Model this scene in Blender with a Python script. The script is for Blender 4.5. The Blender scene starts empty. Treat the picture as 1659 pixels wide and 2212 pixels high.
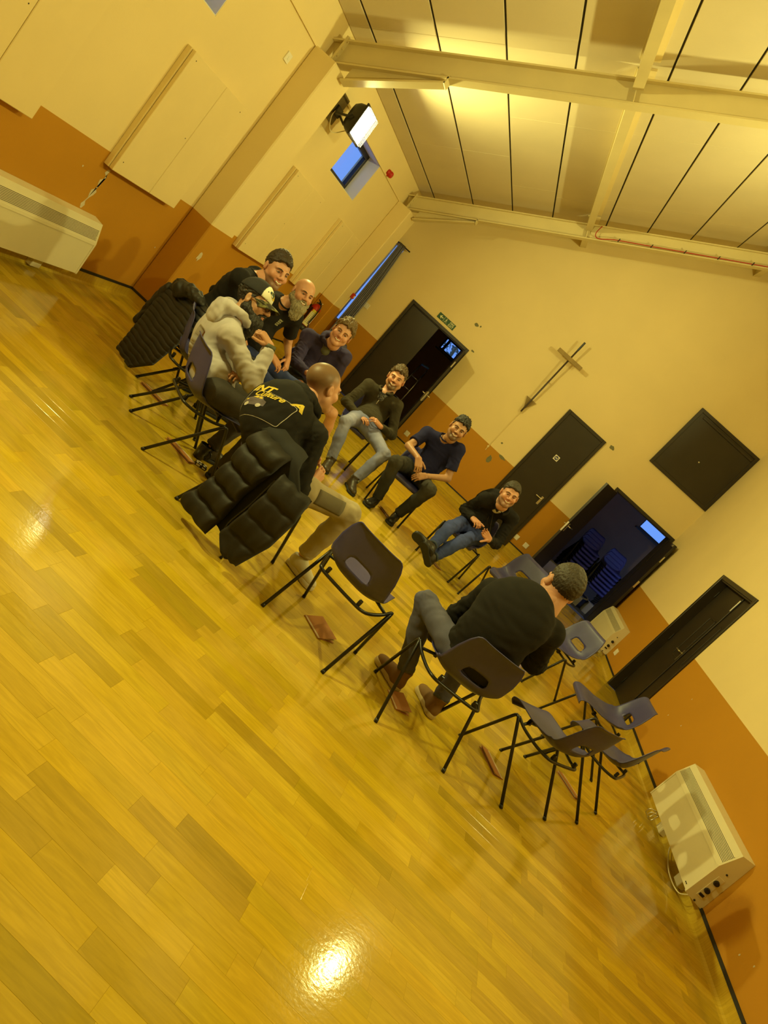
import bpy, math, random
import numpy as np
from mathutils import Matrix, Vector
from mathutils.bvhtree import BVHTree
random.seed(7); np.random.seed(7)
SC = bpy.context.scene; COL = SC.collection

# ---------------------------------------------------------------- camera
CAM = np.array([3.8627, -13.1822, 1.7243])
YAW, PITCH, ROLL, FPX = -0.0569562854, -0.208763698, 0.744717715, 1579.06
_f = np.array([math.sin(YAW)*math.cos(PITCH), math.cos(YAW)*math.cos(PITCH), math.sin(PITCH)])
_r0 = np.cross(_f, [0, 0, 1]); _r0 /= np.linalg.norm(_r0); _u0 = np.cross(_r0, _f)
CR = math.cos(ROLL)*_r0+math.sin(ROLL)*_u0
CU = -math.sin(ROLL)*_r0+math.cos(ROLL)*_u0
CB = -_f
cd = bpy.data.cameras.new('camera'); cam = bpy.data.objects.new('camera', cd); COL.objects.link(cam)
M = Matrix.Identity(4)
for i in range(3):
    M[i][0], M[i][1], M[i][2], M[i][3] = CR[i], CU[i], CB[i], CAM[i]
cam.matrix_world = M
cd.sensor_fit = 'HORIZONTAL'; cd.sensor_width = 36.0; cd.lens = FPX/1659*36.0
cd.clip_start = .05; cd.clip_end = 200
SC.camera = cam
# ---------------------------------------------------------------- sky, exposure
w = bpy.data.worlds.new('dusk_sky'); SC.world = w; w.use_nodes = True
bg = w.node_tree.nodes['Background']
bg.inputs[0].default_value = (.16, .36, 1.0, 1); bg.inputs[1].default_value = 1.0
SC.view_settings.view_transform = 'Standard'; SC.view_settings.look = 'None'
SC.view_settings.exposure = 0.0; SC.view_settings.gamma = 1.0; SC.view_settings.use_curve_mapping = False
try:
    SC.cycles.max_bounces = 8; SC.cycles.diffuse_bounces = 5; SC.cycles.transparent_max_bounces = 8
    SC.cycles.caustics_reflective = False; SC.cycles.caustics_refractive = False
    SC.cycles.sample_clamp_indirect = 6
except Exception: pass
LAMP_COL = (1.0, .93, .30); LAMP_W = 128.0
# floodlights of the hall: (x, y, z, direction sign along x)
LAMPS = [(.34, -4.92, 2.95, 1), (6.78, -5.15, 4.60, -1), (.34, -9.75, 2.95, 1), (6.78, -9.98, 4.60, -1)]

# ---------------------------------------------------------------- helpers
def tag(o, label=None, cat=None, group=None, kind=None):
    if label: o['label'] = label
    if cat: o['category'] = cat
    if group: o['group'] = group
    if kind: o['kind'] = kind
    return o
def empty(name, loc, label, cat, group=None, rz=0.):
    o = bpy.data.objects.new(name, None); COL.objects.link(o); o.location = loc; o.rotation_euler = (0, 0, rz)
    o.empty_display_size = .1
    return tag(o, label, cat, group)
def nrm(v):
    v = np.asarray(v, float); return v/(np.linalg.norm(v)+1e-12)
def mesh(name, V, F, mat, parent=None, smooth=False, col=None, off=None, mi=None):
    V = np.asarray(V, float)
    if off is not None: V = V-np.asarray(off, float)
    me = bpy.data.meshes.new(name)
    if isinstance(F, np.ndarray):
        n, k = F.shape
        me.vertices.add(len(V)); me.vertices.foreach_set('co', V.astype(np.float32).ravel())
        me.loops.add(n*k); me.loops.foreach_set('vertex_index', F.astype(np.int32).ravel())
        me.polygons.add(n); me.polygons.foreach_set('loop_start', np.arange(0, n*k, k, dtype=np.int32))
        me.update(calc_edges=True); me.validate()
    else:
        me.from_pydata(V.tolist(), [], [list(f) for f in F])
    for m in (mat if isinstance(mat, (list, tuple)) else [mat]): me.materials.append(m)
    if mi is not None: me.polygons.foreach_set('material_index', np.asarray(mi, np.int32))
    if smooth: me.polygons.foreach_set('use_smooth', np.ones(len(me.polygons), bool))
    if col is not None:
        a = me.attributes.new('col', 'FLOAT_COLOR', 'POINT')
        c = np.ones((len(V), 4), np.float32); c[:, :3] = col; a.data.foreach_set('color', c.ravel())
    me.update()
    o = bpy.data.objects.new(name, me); COL.objects.link(o)
    if parent is not None: o.parent = parent
    return o
class MB:
    def __init__(s): s.v = []; s.f = []
    def add(s, V, F):
        n = len(s.v); s.v += [tuple(map(float, p)) for p in V]; s.f += [tuple(int(i)+n for i in f) for f in F]; return s
    def box(s, a, b, bev=0.):
        a = np.minimum(a, b)*1.; b = np.maximum(a, b)*1.
        return s.obox((a+b)/2, np.eye(3), (b-a)/2, bev)
    def box2(s, a, b, bev=0.):
        lo = [min(p, q) for p, q in zip(a, b)]; hi = [max(p, q) for p, q in zip(a, b)]
        c = [(p+q)/2 for p, q in zip(lo, hi)]; h = [(q-p)/2 for p, q in zip(lo, hi)]
        return s.obox(c, np.eye(3), h, bev)
    def obox(s, c, ax, h, bev=0.):
        c = np.asarray(c, float); ax = np.asarray(ax, float); h = np.asarray(h, float)
        if bev <= 0:
            V = [c+ax[0]*h[0]*i+ax[1]*h[1]*j+ax[2]*h[2]*k for i in (-1, 1) for j in (-1, 1) for k in (-1, 1)]
            return s.add(V, [(0, 1, 3, 2), (4, 6, 7, 5), (0, 4, 5, 1), (2, 3, 7, 6), (0, 2, 6, 4), (1, 5, 7, 3)])
        b = min(bev, .49*2*h.min())
        V = []; idx = {}
        for i in (-1, 1):
            for j in (-1, 1):
                for k in (-1, 1):
                    for a in range(3):
                        hh = h-b; hh[a] = h[a]; idx[(i, j, k, a)] = len(V)
                        V.append(c+ax[0]*hh[0]*i+ax[1]*hh[1]*j+ax[2]*hh[2]*k)
        F = []
        S = (-1, 1)
        for i in S:
            q = [idx[(i, -1, -1, 0)], idx[(i, 1, -1, 0)], idx[(i, 1, 1, 0)], idx[(i, -1, 1, 0)]]; F.append(q if i > 0 else q[::-1])
            q = [idx[(-1, i, -1, 1)], idx[(1, i, -1, 1)], idx[(1, i, 1, 1)], idx[(-1, i, 1, 1)]]; F.append(q[::-1] if i > 0 else q)
            q = [idx[(-1, -1, i, 2)], idx[(1, -1, i, 2)], idx[(1, 1, i, 2)], idx[(-1, 1, i, 2)]]; F.append(q if i > 0 else q[::-1])
        for j in S:
            for k in S:
                F.append([idx[(-1, j, k, 1)], idx[(1, j, k, 1)], idx[(1, j, k, 2)], idx[(-1, j, k, 2)]])
                F.append([idx[(j, -1, k, 0)], idx[(j, 1, k, 0)], idx[(j, 1, k, 2)], idx[(j, -1, k, 2)]])
                F.append([idx[(j, k, -1, 0)], idx[(j, k, 1, 0)], idx[(j, k, 1, 1)], idx[(j, k, -1, 1)]])
        for i in S:
            for j in S:
                for k in S: F.append([idx[(i, j, k, a)] for a in range(3)])
        return s.add(V, F)
    def tube(s, pts, r, n=8, cap=True, closed=False):
        pts = [np.asarray(p, float) for p in pts]; m = len(pts); r = r if hasattr(r, '__len__') else [r]*m
        V = []; F = []; prev = None
        for i in range(m):
            if closed: t = nrm(pts[(i+1) % m]-pts[i-1])
            else: t = nrm(pts[min(i+1, m-1)]-pts[max(i-1, 0)])
            if prev is None:
                a = np.array([0, 0, 1.]) if abs(t[2]) < .9 else np.array([1., 0, 0])
                prev = nrm(np.cross(t, a))
            e1 = nrm(prev-t*(prev@t)); prev = e1; e2 = np.cross(t, e1)
            for k in range(n):
                an = 2*math.pi*k/n; V.append(pts[i]+(e1*math.cos(an)+e2*math.sin(an))*r[i])
        for i in range(m if closed else m-1):
            j = (i+1) % m
            for k in range(n):
                k2 = (k+1) % n; F.append((i*n+k, i*n+k2, j*n+k2, j*n+k))
        if cap and not closed: F.append(tuple(range(n-1, -1, -1))); F.append(tuple((m-1)*n+k for k in range(n)))
        return s.add(V, F)
    def lathe(s, prof, n=20, M=None, cap=True):
        V = []; F = []
        for (r, z) in prof:
            for k in range(n):
                a = 2*math.pi*k/n; V.append((r*math.cos(a), r*math.sin(a), z))
        m = len(prof)
        for i in range(m-1):
            for k in range(n):
                k2 = (k+1) % n; F.append((i*n+k, i*n+k2, (i+1)*n+k2, (i+1)*n+k))
        if cap: F.append(tuple(range(n-1, -1, -1))); F.append(tuple((m-1)*n+k for k in range(n)))
        if M is not None: V = [tuple(M @ Vector(v)) for v in V]
        return s.add(V, F)
    def prism(s, poly, o, ex, ey, ez):
        """polygon (2-D) placed at o with axes ex, ey and pushed along ez (vectors, ez carries the depth)"""
        o, ex, ey, ez = [np.asarray(a, float) for a in (o, ex, ey, ez)]
        n = len(poly); V = [o+ex*p[0]+ey*p[1] for p in poly]; V += [v+ez for v in V]
        F = [tuple(range(n-1, -1, -1)), tuple(range(n, 2*n))]+[(i, (i+1) % n, n+(i+1) % n, n+i) for i in range(n)]
        return s.add(V, F)
    def ell(s, c, r, n=12, m=8, ax=np.eye(3)):
        V = []; F = []; c = np.asarray(c, float); ax = np.asarray(ax, float)
        for i in range(1, m):
            t = math.pi*i/m
            for k in range(n):
                p = 2*math.pi*k/n
                V.append(c+ax[0]*r[0]*math.sin(t)*math.cos(p)+ax[1]*r[1]*math.sin(t)*math.sin(p)+ax[2]*r[2]*math.cos(t))
        V.append(c+ax[2]*r[2]); V.append(c-ax[2]*r[2]); T = len(V)-2
        for i in range(m-2):
            for k in range(n):
                k2 = (k+1) % n; F.append((i*n+k, (i+1)*n+k, (i+1)*n+k2, i*n+k2))
        for k in range(n):
            k2 = (k+1) % n; F.append((T, k, k2)); F.append((T+1, (m-2)*n+k2, (m-2)*n+k))
        return s.add(V, F)
    def build(s, name, mat, parent=None, smooth=False, off=None):
        return mesh(name, s.v, s.f, mat, parent, smooth, off=off)
def arc(c, r, a0, a1, n, ex, ey):
    c, ex, ey = np.asarray(c, float), np.asarray(ex, float), np.asarray(ey, float)
    return [c+(ex*math.cos(a)+ey*math.sin(a))*r for a in np.linspace(a0, a1, n)]
def smoothpath(pts, n=8):
    """Catmull-Rom through pts"""
    P = [np.asarray(p, float) for p in pts]; P = [2*P[0]-P[1]]+P+[2*P[-1]-P[-2]]; out = []
    for i in range(1, len(P)-2):
        for t in np.linspace(0, 1, n, endpoint=False):
            a, b, c, d = P[i-1:i+3]
            out.append(.5*((2*b)+(c-a)*t+(2*a-5*b+4*c-d)*t*t+(3*b-a-3*c+d)*t**3))
    out.append(P[-2]); return out
def text_mesh(txt, size, extrude=0.0, shear=0., bold=0., spacing=1.):
    cu = bpy.data.curves.new('t', 'FONT'); cu.body = txt; cu.size = size; cu.extrude = extrude; cu.shear = shear
    cu.offset = bold; cu.align_x = 'CENTER'; cu.align_y = 'CENTER'; cu.space_character = spacing; cu.resolution_u = 4
    ob = bpy.data.objects.new('t', cu); COL.objects.link(ob)
    dg = bpy.context.evaluated_depsgraph_get(); dg.update(); ev = ob.evaluated_get(dg); me = ev.to_mesh()
    V = [tuple(v.co) for v in me.vertices]; F = [tuple(p.vertices) for p in me.polygons]
    ev.to_mesh_clear(); bpy.data.objects.remove(ob); bpy.data.curves.remove(cu)
    return V, F
def place(V, o, ex, ey):
    o, ex, ey = np.asarray(o, float), np.asarray(ex, float), np.asarray(ey, float); ez = np.cross(ex, ey)
    return [o+ex*p[0]+ey*p[1]+ez*p[2] for p in V]

# ---------------------------------------------------------------- materials
def mat(name, col, rough=.6, metal=0., var=0., vs=6., bump=0., bs=60., attr=False, spec=.5, emit=None, es=0., coat=0., sheen=0., col2=None, cs=8., ctex='noise', stretch=(1, 1, 1), transp=0.):
    m = bpy.data.materials.new(name); m.use_nodes = True; nt = m.node_tree; N = nt.nodes; L = nt.links
    b = N['Principled BSDF']; b.inputs['Roughness'].default_value = rough; b.inputs['Metallic'].default_value = metal
    b.inputs['Specular IOR Level'].default_value = spec
    if coat: b.inputs['Coat Weight'].default_value = coat; b.inputs['Coat Roughness'].default_value = .15
    if sheen: b.inputs['Sheen Weight'].default_value = sheen; b.inputs['Sheen Roughness'].default_value = .5
    src = None
    if attr:
        a = N.new('ShaderNodeAttribute'); a.attribute_name = 'col'; src = a.outputs['Color']
    else:
        rgb = N.new('ShaderNodeRGB'); rgb.outputs[0].default_value = (*col, 1); src = rgb.outputs[0]
    tc = N.new('ShaderNodeTexCoord'); mp = N.new('ShaderNodeMapping'); mp.inputs['Scale'].default_value = stretch
    L.new(tc.outputs['Object'], mp.inputs[0])
    if col2 is not None:
        t = N.new('ShaderNodeTexNoise') if ctex == 'noise' else N.new('ShaderNodeTexVoronoi')
        t.inputs['Scale'].default_value = cs; L.new(mp.outputs[0], t.inputs['Vector'])
        rp = N.new('ShaderNodeValToRGB'); rp.color_ramp.elements[0].position = .42; rp.color_ramp.elements[1].position = .58
        L.new(t.outputs[0], rp.inputs[0]); mx = N.new('ShaderNodeMix'); mx.data_type = 'RGBA'
        L.new(rp.outputs[0], mx.inputs[0]); L.new(src, mx.inputs[6]); mx.inputs[7].default_value = (*col2, 1); src = mx.outputs[2]
    if var:
        n = N.new('ShaderNodeTexNoise'); n.inputs['Scale'].default_value = vs; n.inputs['Detail'].default_value = 6
        L.new(mp.outputs[0], n.inputs['Vector'])
        mr = N.new('ShaderNodeMapRange'); mr.inputs[1].default_value = .25; mr.inputs[2].default_value = .75
        mr.inputs[3].default_value = 1-var; mr.inputs[4].default_value = 1+var*.6; L.new(n.outputs[0], mr.inputs[0])
        mx = N.new('ShaderNodeMix'); mx.data_type = 'RGBA'; mx.blend_type = 'MULTIPLY'; mx.inputs[0].default_value = 1
        L.new(src, mx.inputs[6]); L.new(mr.outputs[0], mx.inputs[7]); src = mx.outputs[2]
    L.new(src, b.inputs['Base Color'])
    if bump:
        n = N.new('ShaderNodeTexNoise'); n.inputs['Scale'].default_value = bs; n.inputs['Detail'].default_value = 4
        L.new(mp.outputs[0], n.inputs['Vector'])
        bp = N.new('ShaderNodeBump'); bp.inputs['Strength'].default_value = bump; bp.inputs['Distance'].default_value = .01
        L.new(n.outputs[0], bp.inputs['Height']); L.new(bp.outputs[0], b.inputs['Normal'])
    if emit is not None:
        b.inputs['Emission Color'].default_value = (*emit, 1); b.inputs['Emission Strength'].default_value = es
    return m
def wall_mat():
    m = mat('wall_paint', (.80, .66, .36), .75, var=.05, vs=1.2, bump=.06, bs=90)
    nt = m.node_tree; N = nt.nodes; L = nt.links
    rgb = [n for n in N if n.type == 'RGB'][0]
    g = N.new('ShaderNodeNewGeometry'); sx = N.new('ShaderNodeSeparateXYZ'); L.new(g.outputs['Position'], sx.inputs[0])
    lt = N.new('ShaderNodeMath'); lt.operation = 'LESS_THAN'; lt.inputs[1].default_value = 1.137; L.new(sx.outputs[2], lt.inputs[0])
    mx = N.new('ShaderNodeMix'); mx.data_type = 'RGBA'; L.new(lt.outputs[0], mx.inputs[0])
    mx.inputs[6].default_value = (.80, .66, .36, 1); mx.inputs[7].default_value = (.50, .235, .008, 1)
    for l in list(rgb.outputs[0].links):
        to = l.to_socket; L.remove(l); L.new(mx.outputs[2], to)
    return m
def floor_mat():
    """varnished maple strip: tone per strip from the 'col' attribute, grain stretched along the strip"""
    m = mat('maple_floor', (.6, .42, .03), .27, attr=True, spec=.5)
    nt = m.node_tree; N = nt.nodes; L = nt.links; b = N['Principled BSDF']
    at = [n for n in N if n.type == 'ATTRIBUTE'][0]
    g = N.new('ShaderNodeNewGeometry'); mp = N.new('ShaderNodeMapping'); mp.inputs['Scale'].default_value = (1.6, 15, 1)
    L.new(g.outputs['Position'], mp.inputs[0])
    add = N.new('ShaderNodeVectorMath'); add.operation = 'ADD'; L.new(mp.outputs[0], add.inputs[0])
    sc = N.new('ShaderNodeVectorMath'); sc.operation = 'SCALE'; sc.inputs[3].default_value = 40; L.new(at.outputs['Color'], sc.inputs[0]); L.new(sc.outputs[0], add.inputs[1])
    n1 = N.new('ShaderNodeTexNoise'); n1.inputs['Scale'].default_value = 3.2; n1.inputs['Detail'].default_value = 7; n1.inputs['Distortion'].default_value = 1.2
    L.new(add.outputs[0], n1.inputs['Vector'])
    mr = N.new('ShaderNodeMapRange'); mr.inputs[1].default_value = .3; mr.inputs[2].default_value = .7; mr.inputs[3].default_value = .86; mr.inputs[4].default_value = 1.08
    L.new(n1.outputs[0], mr.inputs[0])
    mx = N.new('ShaderNodeMix'); mx.data_type = 'RGBA'; mx.blend_type = 'MULTIPLY'; mx.inputs[0].default_value = 1
    L.new(at.outputs['Color'], mx.inputs[6]); L.new(mr.outputs[0], mx.inputs[7]); L.new(mx.outputs[2], b.inputs['Base Color'])
    n2 = N.new('ShaderNodeTexNoise'); n2.inputs['Scale'].default_value = 1.3; n2.inputs['Detail'].default_value = 5; L.new(g.outputs['Position'], n2.inputs['Vector'])
    m2 = N.new('ShaderNodeMapRange'); m2.inputs[3].default_value = .06; m2.inputs[4].default_value = .15; L.new(n2.outputs[0], m2.inputs[0]); L.new(m2.outputs[0], b.inputs['Roughness'])
    n3 = N.new('ShaderNodeTexNoise'); n3.inputs['Scale'].default_value = 55; n3.inputs['Detail'].default_value = 3; L.new(g.outputs['Position'], n3.inputs['Vector'])
    bp = N.new('ShaderNodeBump'); bp.inputs['Strength'].default_value = .03; bp.inputs['Distance'].default_value = .01; L.new(n3.outputs[0], bp.inputs['Height']); L.new(bp.outputs[0], b.inputs['Normal'])
    return m
def glass_mat():
    m = bpy.data.materials.new('window_glass'); m.use_nodes = True; nt = m.node_tree; N = nt.nodes; L = nt.links
    for n in list(N):
        if n.type != 'OUTPUT_MATERIAL': N.remove(n)
    t = N.new('ShaderNodeBsdfTransparent'); g = N.new('ShaderNodeBsdfGlossy'); g.inputs['Roughness'].default_value = .05
    mx = N.new('ShaderNodeMixShader'); mx.inputs[0].default_value = .06; L.new(t.outputs[0], mx.inputs[1]); L.new(g.outputs[0], mx.inputs[2])
    L.new(mx.outputs[0], N['Material Output'].inputs[0]); return m
K = {}
K['wall'] = wall_mat(); K['floor'] = floor_mat(); K['glass'] = glass_mat()
K['cream'] = mat('cream_gloss_paint', (.80, .66, .36), .5, var=.04, vs=3)
K['beam'] = mat('cream_steel_paint', (.66, .56, .31), .45, var=.05, vs=4)
K['ceil'] = mat('ceiling_board', (.66, .57, .40), .85, var=.05, vs=1.6, bump=.05, bs=40)
K['dark'] = mat('dark_gap', (.03, .025, .015), .9)
K['black'] = mat('black_paint', (.012, .011, .010), .42, var=.1, vs=5)
K['blackdoor'] = mat('black_brown_door_paint', (.026, .020, .014), .38, var=.15, vs=3, bump=.03, bs=25)
K['strip'] = mat('black_rubber_strip', (.012, .011, .010), .6)
K['metal'] = mat('brushed_steel', (.72, .70, .64), .3, metal=1.)
K['tube'] = mat('black_powder_coated_tube', (.010, .010, .010), .32, var=.1)
K['shell'] = mat('navy_polypropylene', (.055, .052, .19), .42, var=.08, vs=30, bump=.04, bs=220)
K['ivory'] = mat('ivory_enamel', (.74, .68, .50), .42, var=.04, vs=4)
K['white'] = mat('white_plastic', (.82, .80, .74), .4)
K['grille'] = mat('dark_grille_slot', (.05, .045, .035), .7)
K['red'] = mat('red_plastic', (.48, .02, .01), .4)
K['redcable'] = mat('red_cable_sheath', (.40, .03, .015), .5)
K['signgreen'] = mat('dark_green_sign', (.02, .09, .045), .5)
K['signwhite'] = mat('pale_luminous_print', (.80, .82, .55), .6)
K['signblue'] = mat('blue_sign_print', (.02, .03, .22), .5)
K['wood'] = mat('aged_brown_wood', (.30, .21, .07), .55, var=.25, vs=8, stretch=(1, 1, .15))
K['darkwood'] = mat('dark_pole_wood', (.06, .04, .03), .4, var=.2, vs=8)
K['brown'] = mat('brown_card', (.46, .19, .05), .6, var=.1, vs=12)
K['paper'] = mat('booklet_pages', (.62, .52, .36), .8)
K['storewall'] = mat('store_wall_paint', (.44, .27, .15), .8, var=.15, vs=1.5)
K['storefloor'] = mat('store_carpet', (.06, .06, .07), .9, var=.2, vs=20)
K['foliage'] = mat('dusk_leaves', (.16, .22, .16), .6, var=.3, vs=5)
K['plaster'] = mat('bare_plaster', (.62, .56, .44), .9, var=.1, vs=20)
K['greyfill'] = mat('grey_filler', (.20, .20, .11), .9, var=.1, vs=20)
K['curtain'] = mat('slate_curtain', (.21, .21, .31), .85, var=.1, vs=4, bump=.1, bs=150)
K['board'] = mat('varnished_backing_board', (.16, .12, .05), .6, var=.2, vs=6)
K['lampglass'] = mat('lit_lamp_glass', (1, 1, 1), .3, emit=(1.0, .93, .62), es=24.)
K['reveal'] = mat('white_window_reveal', (.70, .70, .70), .7)
# ================================================================ ROOM
W, D, ZE, SL = 7.14, 16.0, 3.414, .59
def struct(o): return tag(o, kind='structure')
def wall_grid(mb, axis, p0, p1, ca, cz, holes):
    ca = sorted(set(ca)); cz = sorted(set(cz))
    for i in range(len(ca)-1):
        for j in range(len(cz)-1):
            a, b, c, d = ca[i], ca[i+1], cz[j], cz[j+1]; ma, mz = (a+b)/2, (c+d)/2
            if any(h[0] < ma < h[1] and h[2] < mz < h[3] for h in holes): continue
            if axis == 'x': mb.box2((p0, a, c), (p1, b, d))
            else: mb.box2((a, p0, c), (b, p1, d))
WIN = [(-4.05, -2.81), (-8.74, -7.50), (-13.5, -12.3)]
hl = [(a, b, 2.44, 3.03) for a, b in WIN]
mb = MB(); wall_grid(mb, 'x', -.30, 0, [-D, 0]+[v for h in hl for v in h[:2]], [0, 2.44, 3.03, 2.62, 3.55], hl)
wl = struct(mb.build('wall_left', K['wall']))
h4 = [(-4.53, -3.12, 0, 2.1)]
mb = MB(); wall_grid(mb, 'x', W, W+.34, [-D, 0, -4.53, -3.12], [0, 2.1, 7.7], h4)
wr = struct(mb.build('wall_right', K['wall']))
hf = [(.99, 2.23, 0, 2.045), (5.85, 7.08, 0, 2.045), (0, .24, .9, 2.64)]
mb = MB(); wall_grid(mb, 'y', 0, .30, [-.3, W+.34, 0, .24, .99, 2.23, 5.85, 7.08], [0, .9, 2.045, 2.64, 3.38], hf)
mb.prism([(-.3, 3.38), (W+.34, 3.38), (W+.34, 7.8), (0, 3.55), (-.3, 3.5)], (0, 0, 0), (1, 0, 0), (0, 0, 1), (0, .3, 0))
wf = struct(mb.build('wall_far', K['wall']))
mb = MB(); mb.prism([(0, 0), (W, 0), (W, 7.7), (0, 3.5)], (0, -D, 0), (1, 0, 0), (0, 0, 1), (0, -.3, 0))
struct(mb.build('wall_back', K['wall']))
# ledge where the wall thickens above the windows
mb = MB(); mb.box2((0, -D, 3.025), (.018, -.001, 3.05)); struct(mb.build('trim_1', K['cream'], None))
# pilasters
for i, (a, b) in enumerate(((-6.09, -5.56), (-1.26, -.73), (-10.92, -10.39), (-15.75, -15.22))):
    mb = MB(); mb.box2((0, a, 0), (.27, b, 3.04), .012); struct(mb.build('trim_%d' % (i+2), K['wall']))
# floor slab and strips
def hsv_tone(r):
    base = np.array([.600, .415, .030])
    t = r.choice([.72, .80, .86, .92, .96, 1.0, 1.04, 1.08], p=[.07, .11, .14, .16, .17, .15, .12, .08])*(1+r.uniform(-.03, .03))
    return np.clip(base*t*np.array([1, 1+r.uniform(-.03, .03), 1+r.uniform(-.35, .35)]), 0, 1)
mb = MB(); mb.box2((0, -D, -.12), (W, .02, -.004)); fl = struct(mesh('floor', mb.v, mb.f, K['floor'], col=(.3, .19, .015)))
rs = np.random.RandomState(3); planks = []
y = -.005; row = 0; PW = .0952
while y > -13.6:
    x = -rs.uniform(0, .5)
    while x < W:
        L = rs.choice([.33, .42, .47, .5, .55]); a, b = max(x, 0), min(x+L, W)
        if b-a > .03: planks.append((a, b, y-PW, y, hsv_tone(rs)))
        x += L
    y -= PW; row += 1
def plank_geo(p):
    a, b, c, d, _ = p; g = .00015; t = .0004
    V = [(a+g+t, c+g+t, 0), (b-g-t, c+g+t, 0), (b-g-t, d-g-t, 0), (a+g+t, d-g-t, 0), (a+g, c+g, -.0003), (b-g, c+g, -.0003), (b-g, d-g, -.0003), (a+g, d-g, -.0003),
         (a+g, c+g, -.005), (b-g, c+g, -.005), (b-g, d-g, -.005), (a+g, d-g, -.005)]
    F = [(0, 1, 2, 3)]+[(i, 4+i, 4+(i+1) % 4, (i+1) % 4) for i in range(4)]+[(4+i, 8+i, 8+(i+1) % 4, 4+(i+1) % 4) for i in range(4)]
    F = [f[::-1] if k else f for k, f in enumerate(F)]
    return V, F
def px_of(p):
    d = np.asarray(p, float)-CAM; z = d@_f
    return (829.5+FPX*(d@CR)/z, 1106-FPX*(d@CU)/z, z)
def seen(p):
    a, b, z = px_of(((p[0]+p[1])/2, (p[2]+p[3])/2, 0))
    return z if z > .3 and -40 < a < 1700 and -40 < b < 2250 else 1e9+math.hypot((p[0]+p[1])/2-CAM[0], (p[2]+p[3])/2-CAM[1])
order = sorted(range(len(planks)), key=lambda i: seen(planks[i]))
for i in order[:300]:
    V, F = plank_geo(planks[i]); mesh('plank', V, F, K['floor'], fl, col=planks[i][4])
V, F, Cc = [], [], []
for i in order[300:]:
    v, f = plank_geo(planks[i]); n = len(V); V += v; F += [tuple(k+n for k in q) for q in f]; Cc += [planks[i][4]]*len(v)
o = mesh('far_planks', V, F, K['floor'], fl, col=np.array(Cc)); tag(o, kind='stuff')
# coved skirting with its black capping strip
def skirting(name, segs, inward):
    pr_ = [(0, 0), (.045, 0), (.022, .006), (.009, .02), (.006, .045), (.006, .104), (0, .104)]
    mb = MB(); mc = MB()
    for (p, q), n in zip(segs, inward):
        p, q, n = np.array(p, float), np.array(q, float), np.array(n, float)
        mb.prism(pr_, (p[0], p[1], .0002), (n[0], n[1], 0), (0, 0, 1), (q[0]-p[0], q[1]-p[1], 0))
        mc.prism([(0, 0), (.011, 0), (.008, .022), (0, .024)], (p[0], p[1], .104), (n[0], n[1], 0), (0, 0, 1), (q[0]-p[0], q[1]-p[1], 0))
    o = struct(mesh(name, mb.v, mb.f, K['floor'], col=(.56, .39, .035))); mc.build('capping_strip', K['strip'], o); return o
px_, nx_, ny_, my_ = (1, 0), (-1, 0), (0, -1), (0, 1)
skirting('baseboard_left', [((0, -D), (0, -10.92)), ((0, -10.39), (0, -6.09)), ((0, -6.09), (.27, -6.09)), ((.27, -6.09), (.27, -5.56)), ((.27, -5.56), (0, -5.56)), ((0, -5.56), (0, -1.26)), ((0, -1.26), (.27, -1.26)), ((.27, -1.26), (.27, -.73))],
         [px_, px_, ny_, px_, my_, px_, ny_, px_])
skirting('baseboard_far', [((.0, 0), (.93, 0)), ((2.29, 0), (4.27, 0)), ((5.13, 0), (5.79, 0))], [ny_]*3)
skirting('baseboard_right', [((W, -.02), (W, -3.11)), ((W, -4.54), (W, -D))], [nx_]*2)
# ceiling: dark backing plane and boards that slope up to the right
UX = np.array([math.cos(math.atan(SL)), 0, math.sin(math.atan(SL))]); UN = np.array([-UX[2], 0, UX[0]])
mb = MB(); mb.prism([(-.3, ZE-.3*SL), (W+.3, ZE+SL*(W+.3)), (W+.3, ZE+SL*(W+.3)+.25), (-.3, ZE-.3*SL+.25)], (0, -D-.3, .016), (1, 0, 0), (0, 0, 1), (0, D+.6, 0))
ce = struct(mb.build('ceiling', K['dark']))
xs = [0, .192, .76, 1.33, 1.90, 2.47, 2.645, 3.21, 3.79, 4.41, 4.98, 5.55, 6.12, 6.69, W]
for i in range(len(xs)-1):
    a, b = xs[i]+.009, xs[i+1]-.009
    br = [0, -2.94, -5.83, -8.7, -11.6, -14.4, -D] if i < 3 else [0, -1.8, -4.22, -7.1, -9.95, -12.8, -D] if i % 2 else [0, -1.55, -4.2, -7.2, -10.1, -12.6, -D]
    for j in range(len(br)-1):
        y1, y0 = br[j]-.0015, br[j+1]+.0015
        m_ = MB(); c = np.array([(a+b)/2, (y0+y1)/2, ZE+SL*(a+b)/2]); m_.obox(c+UN*.008, [UX, (0, 1, 0), UN], ((b-a)/2/UX[0], (y1-y0)/2, .008), .002)
        m_.build('ceiling_board', K['ceil'], ce)
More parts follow.
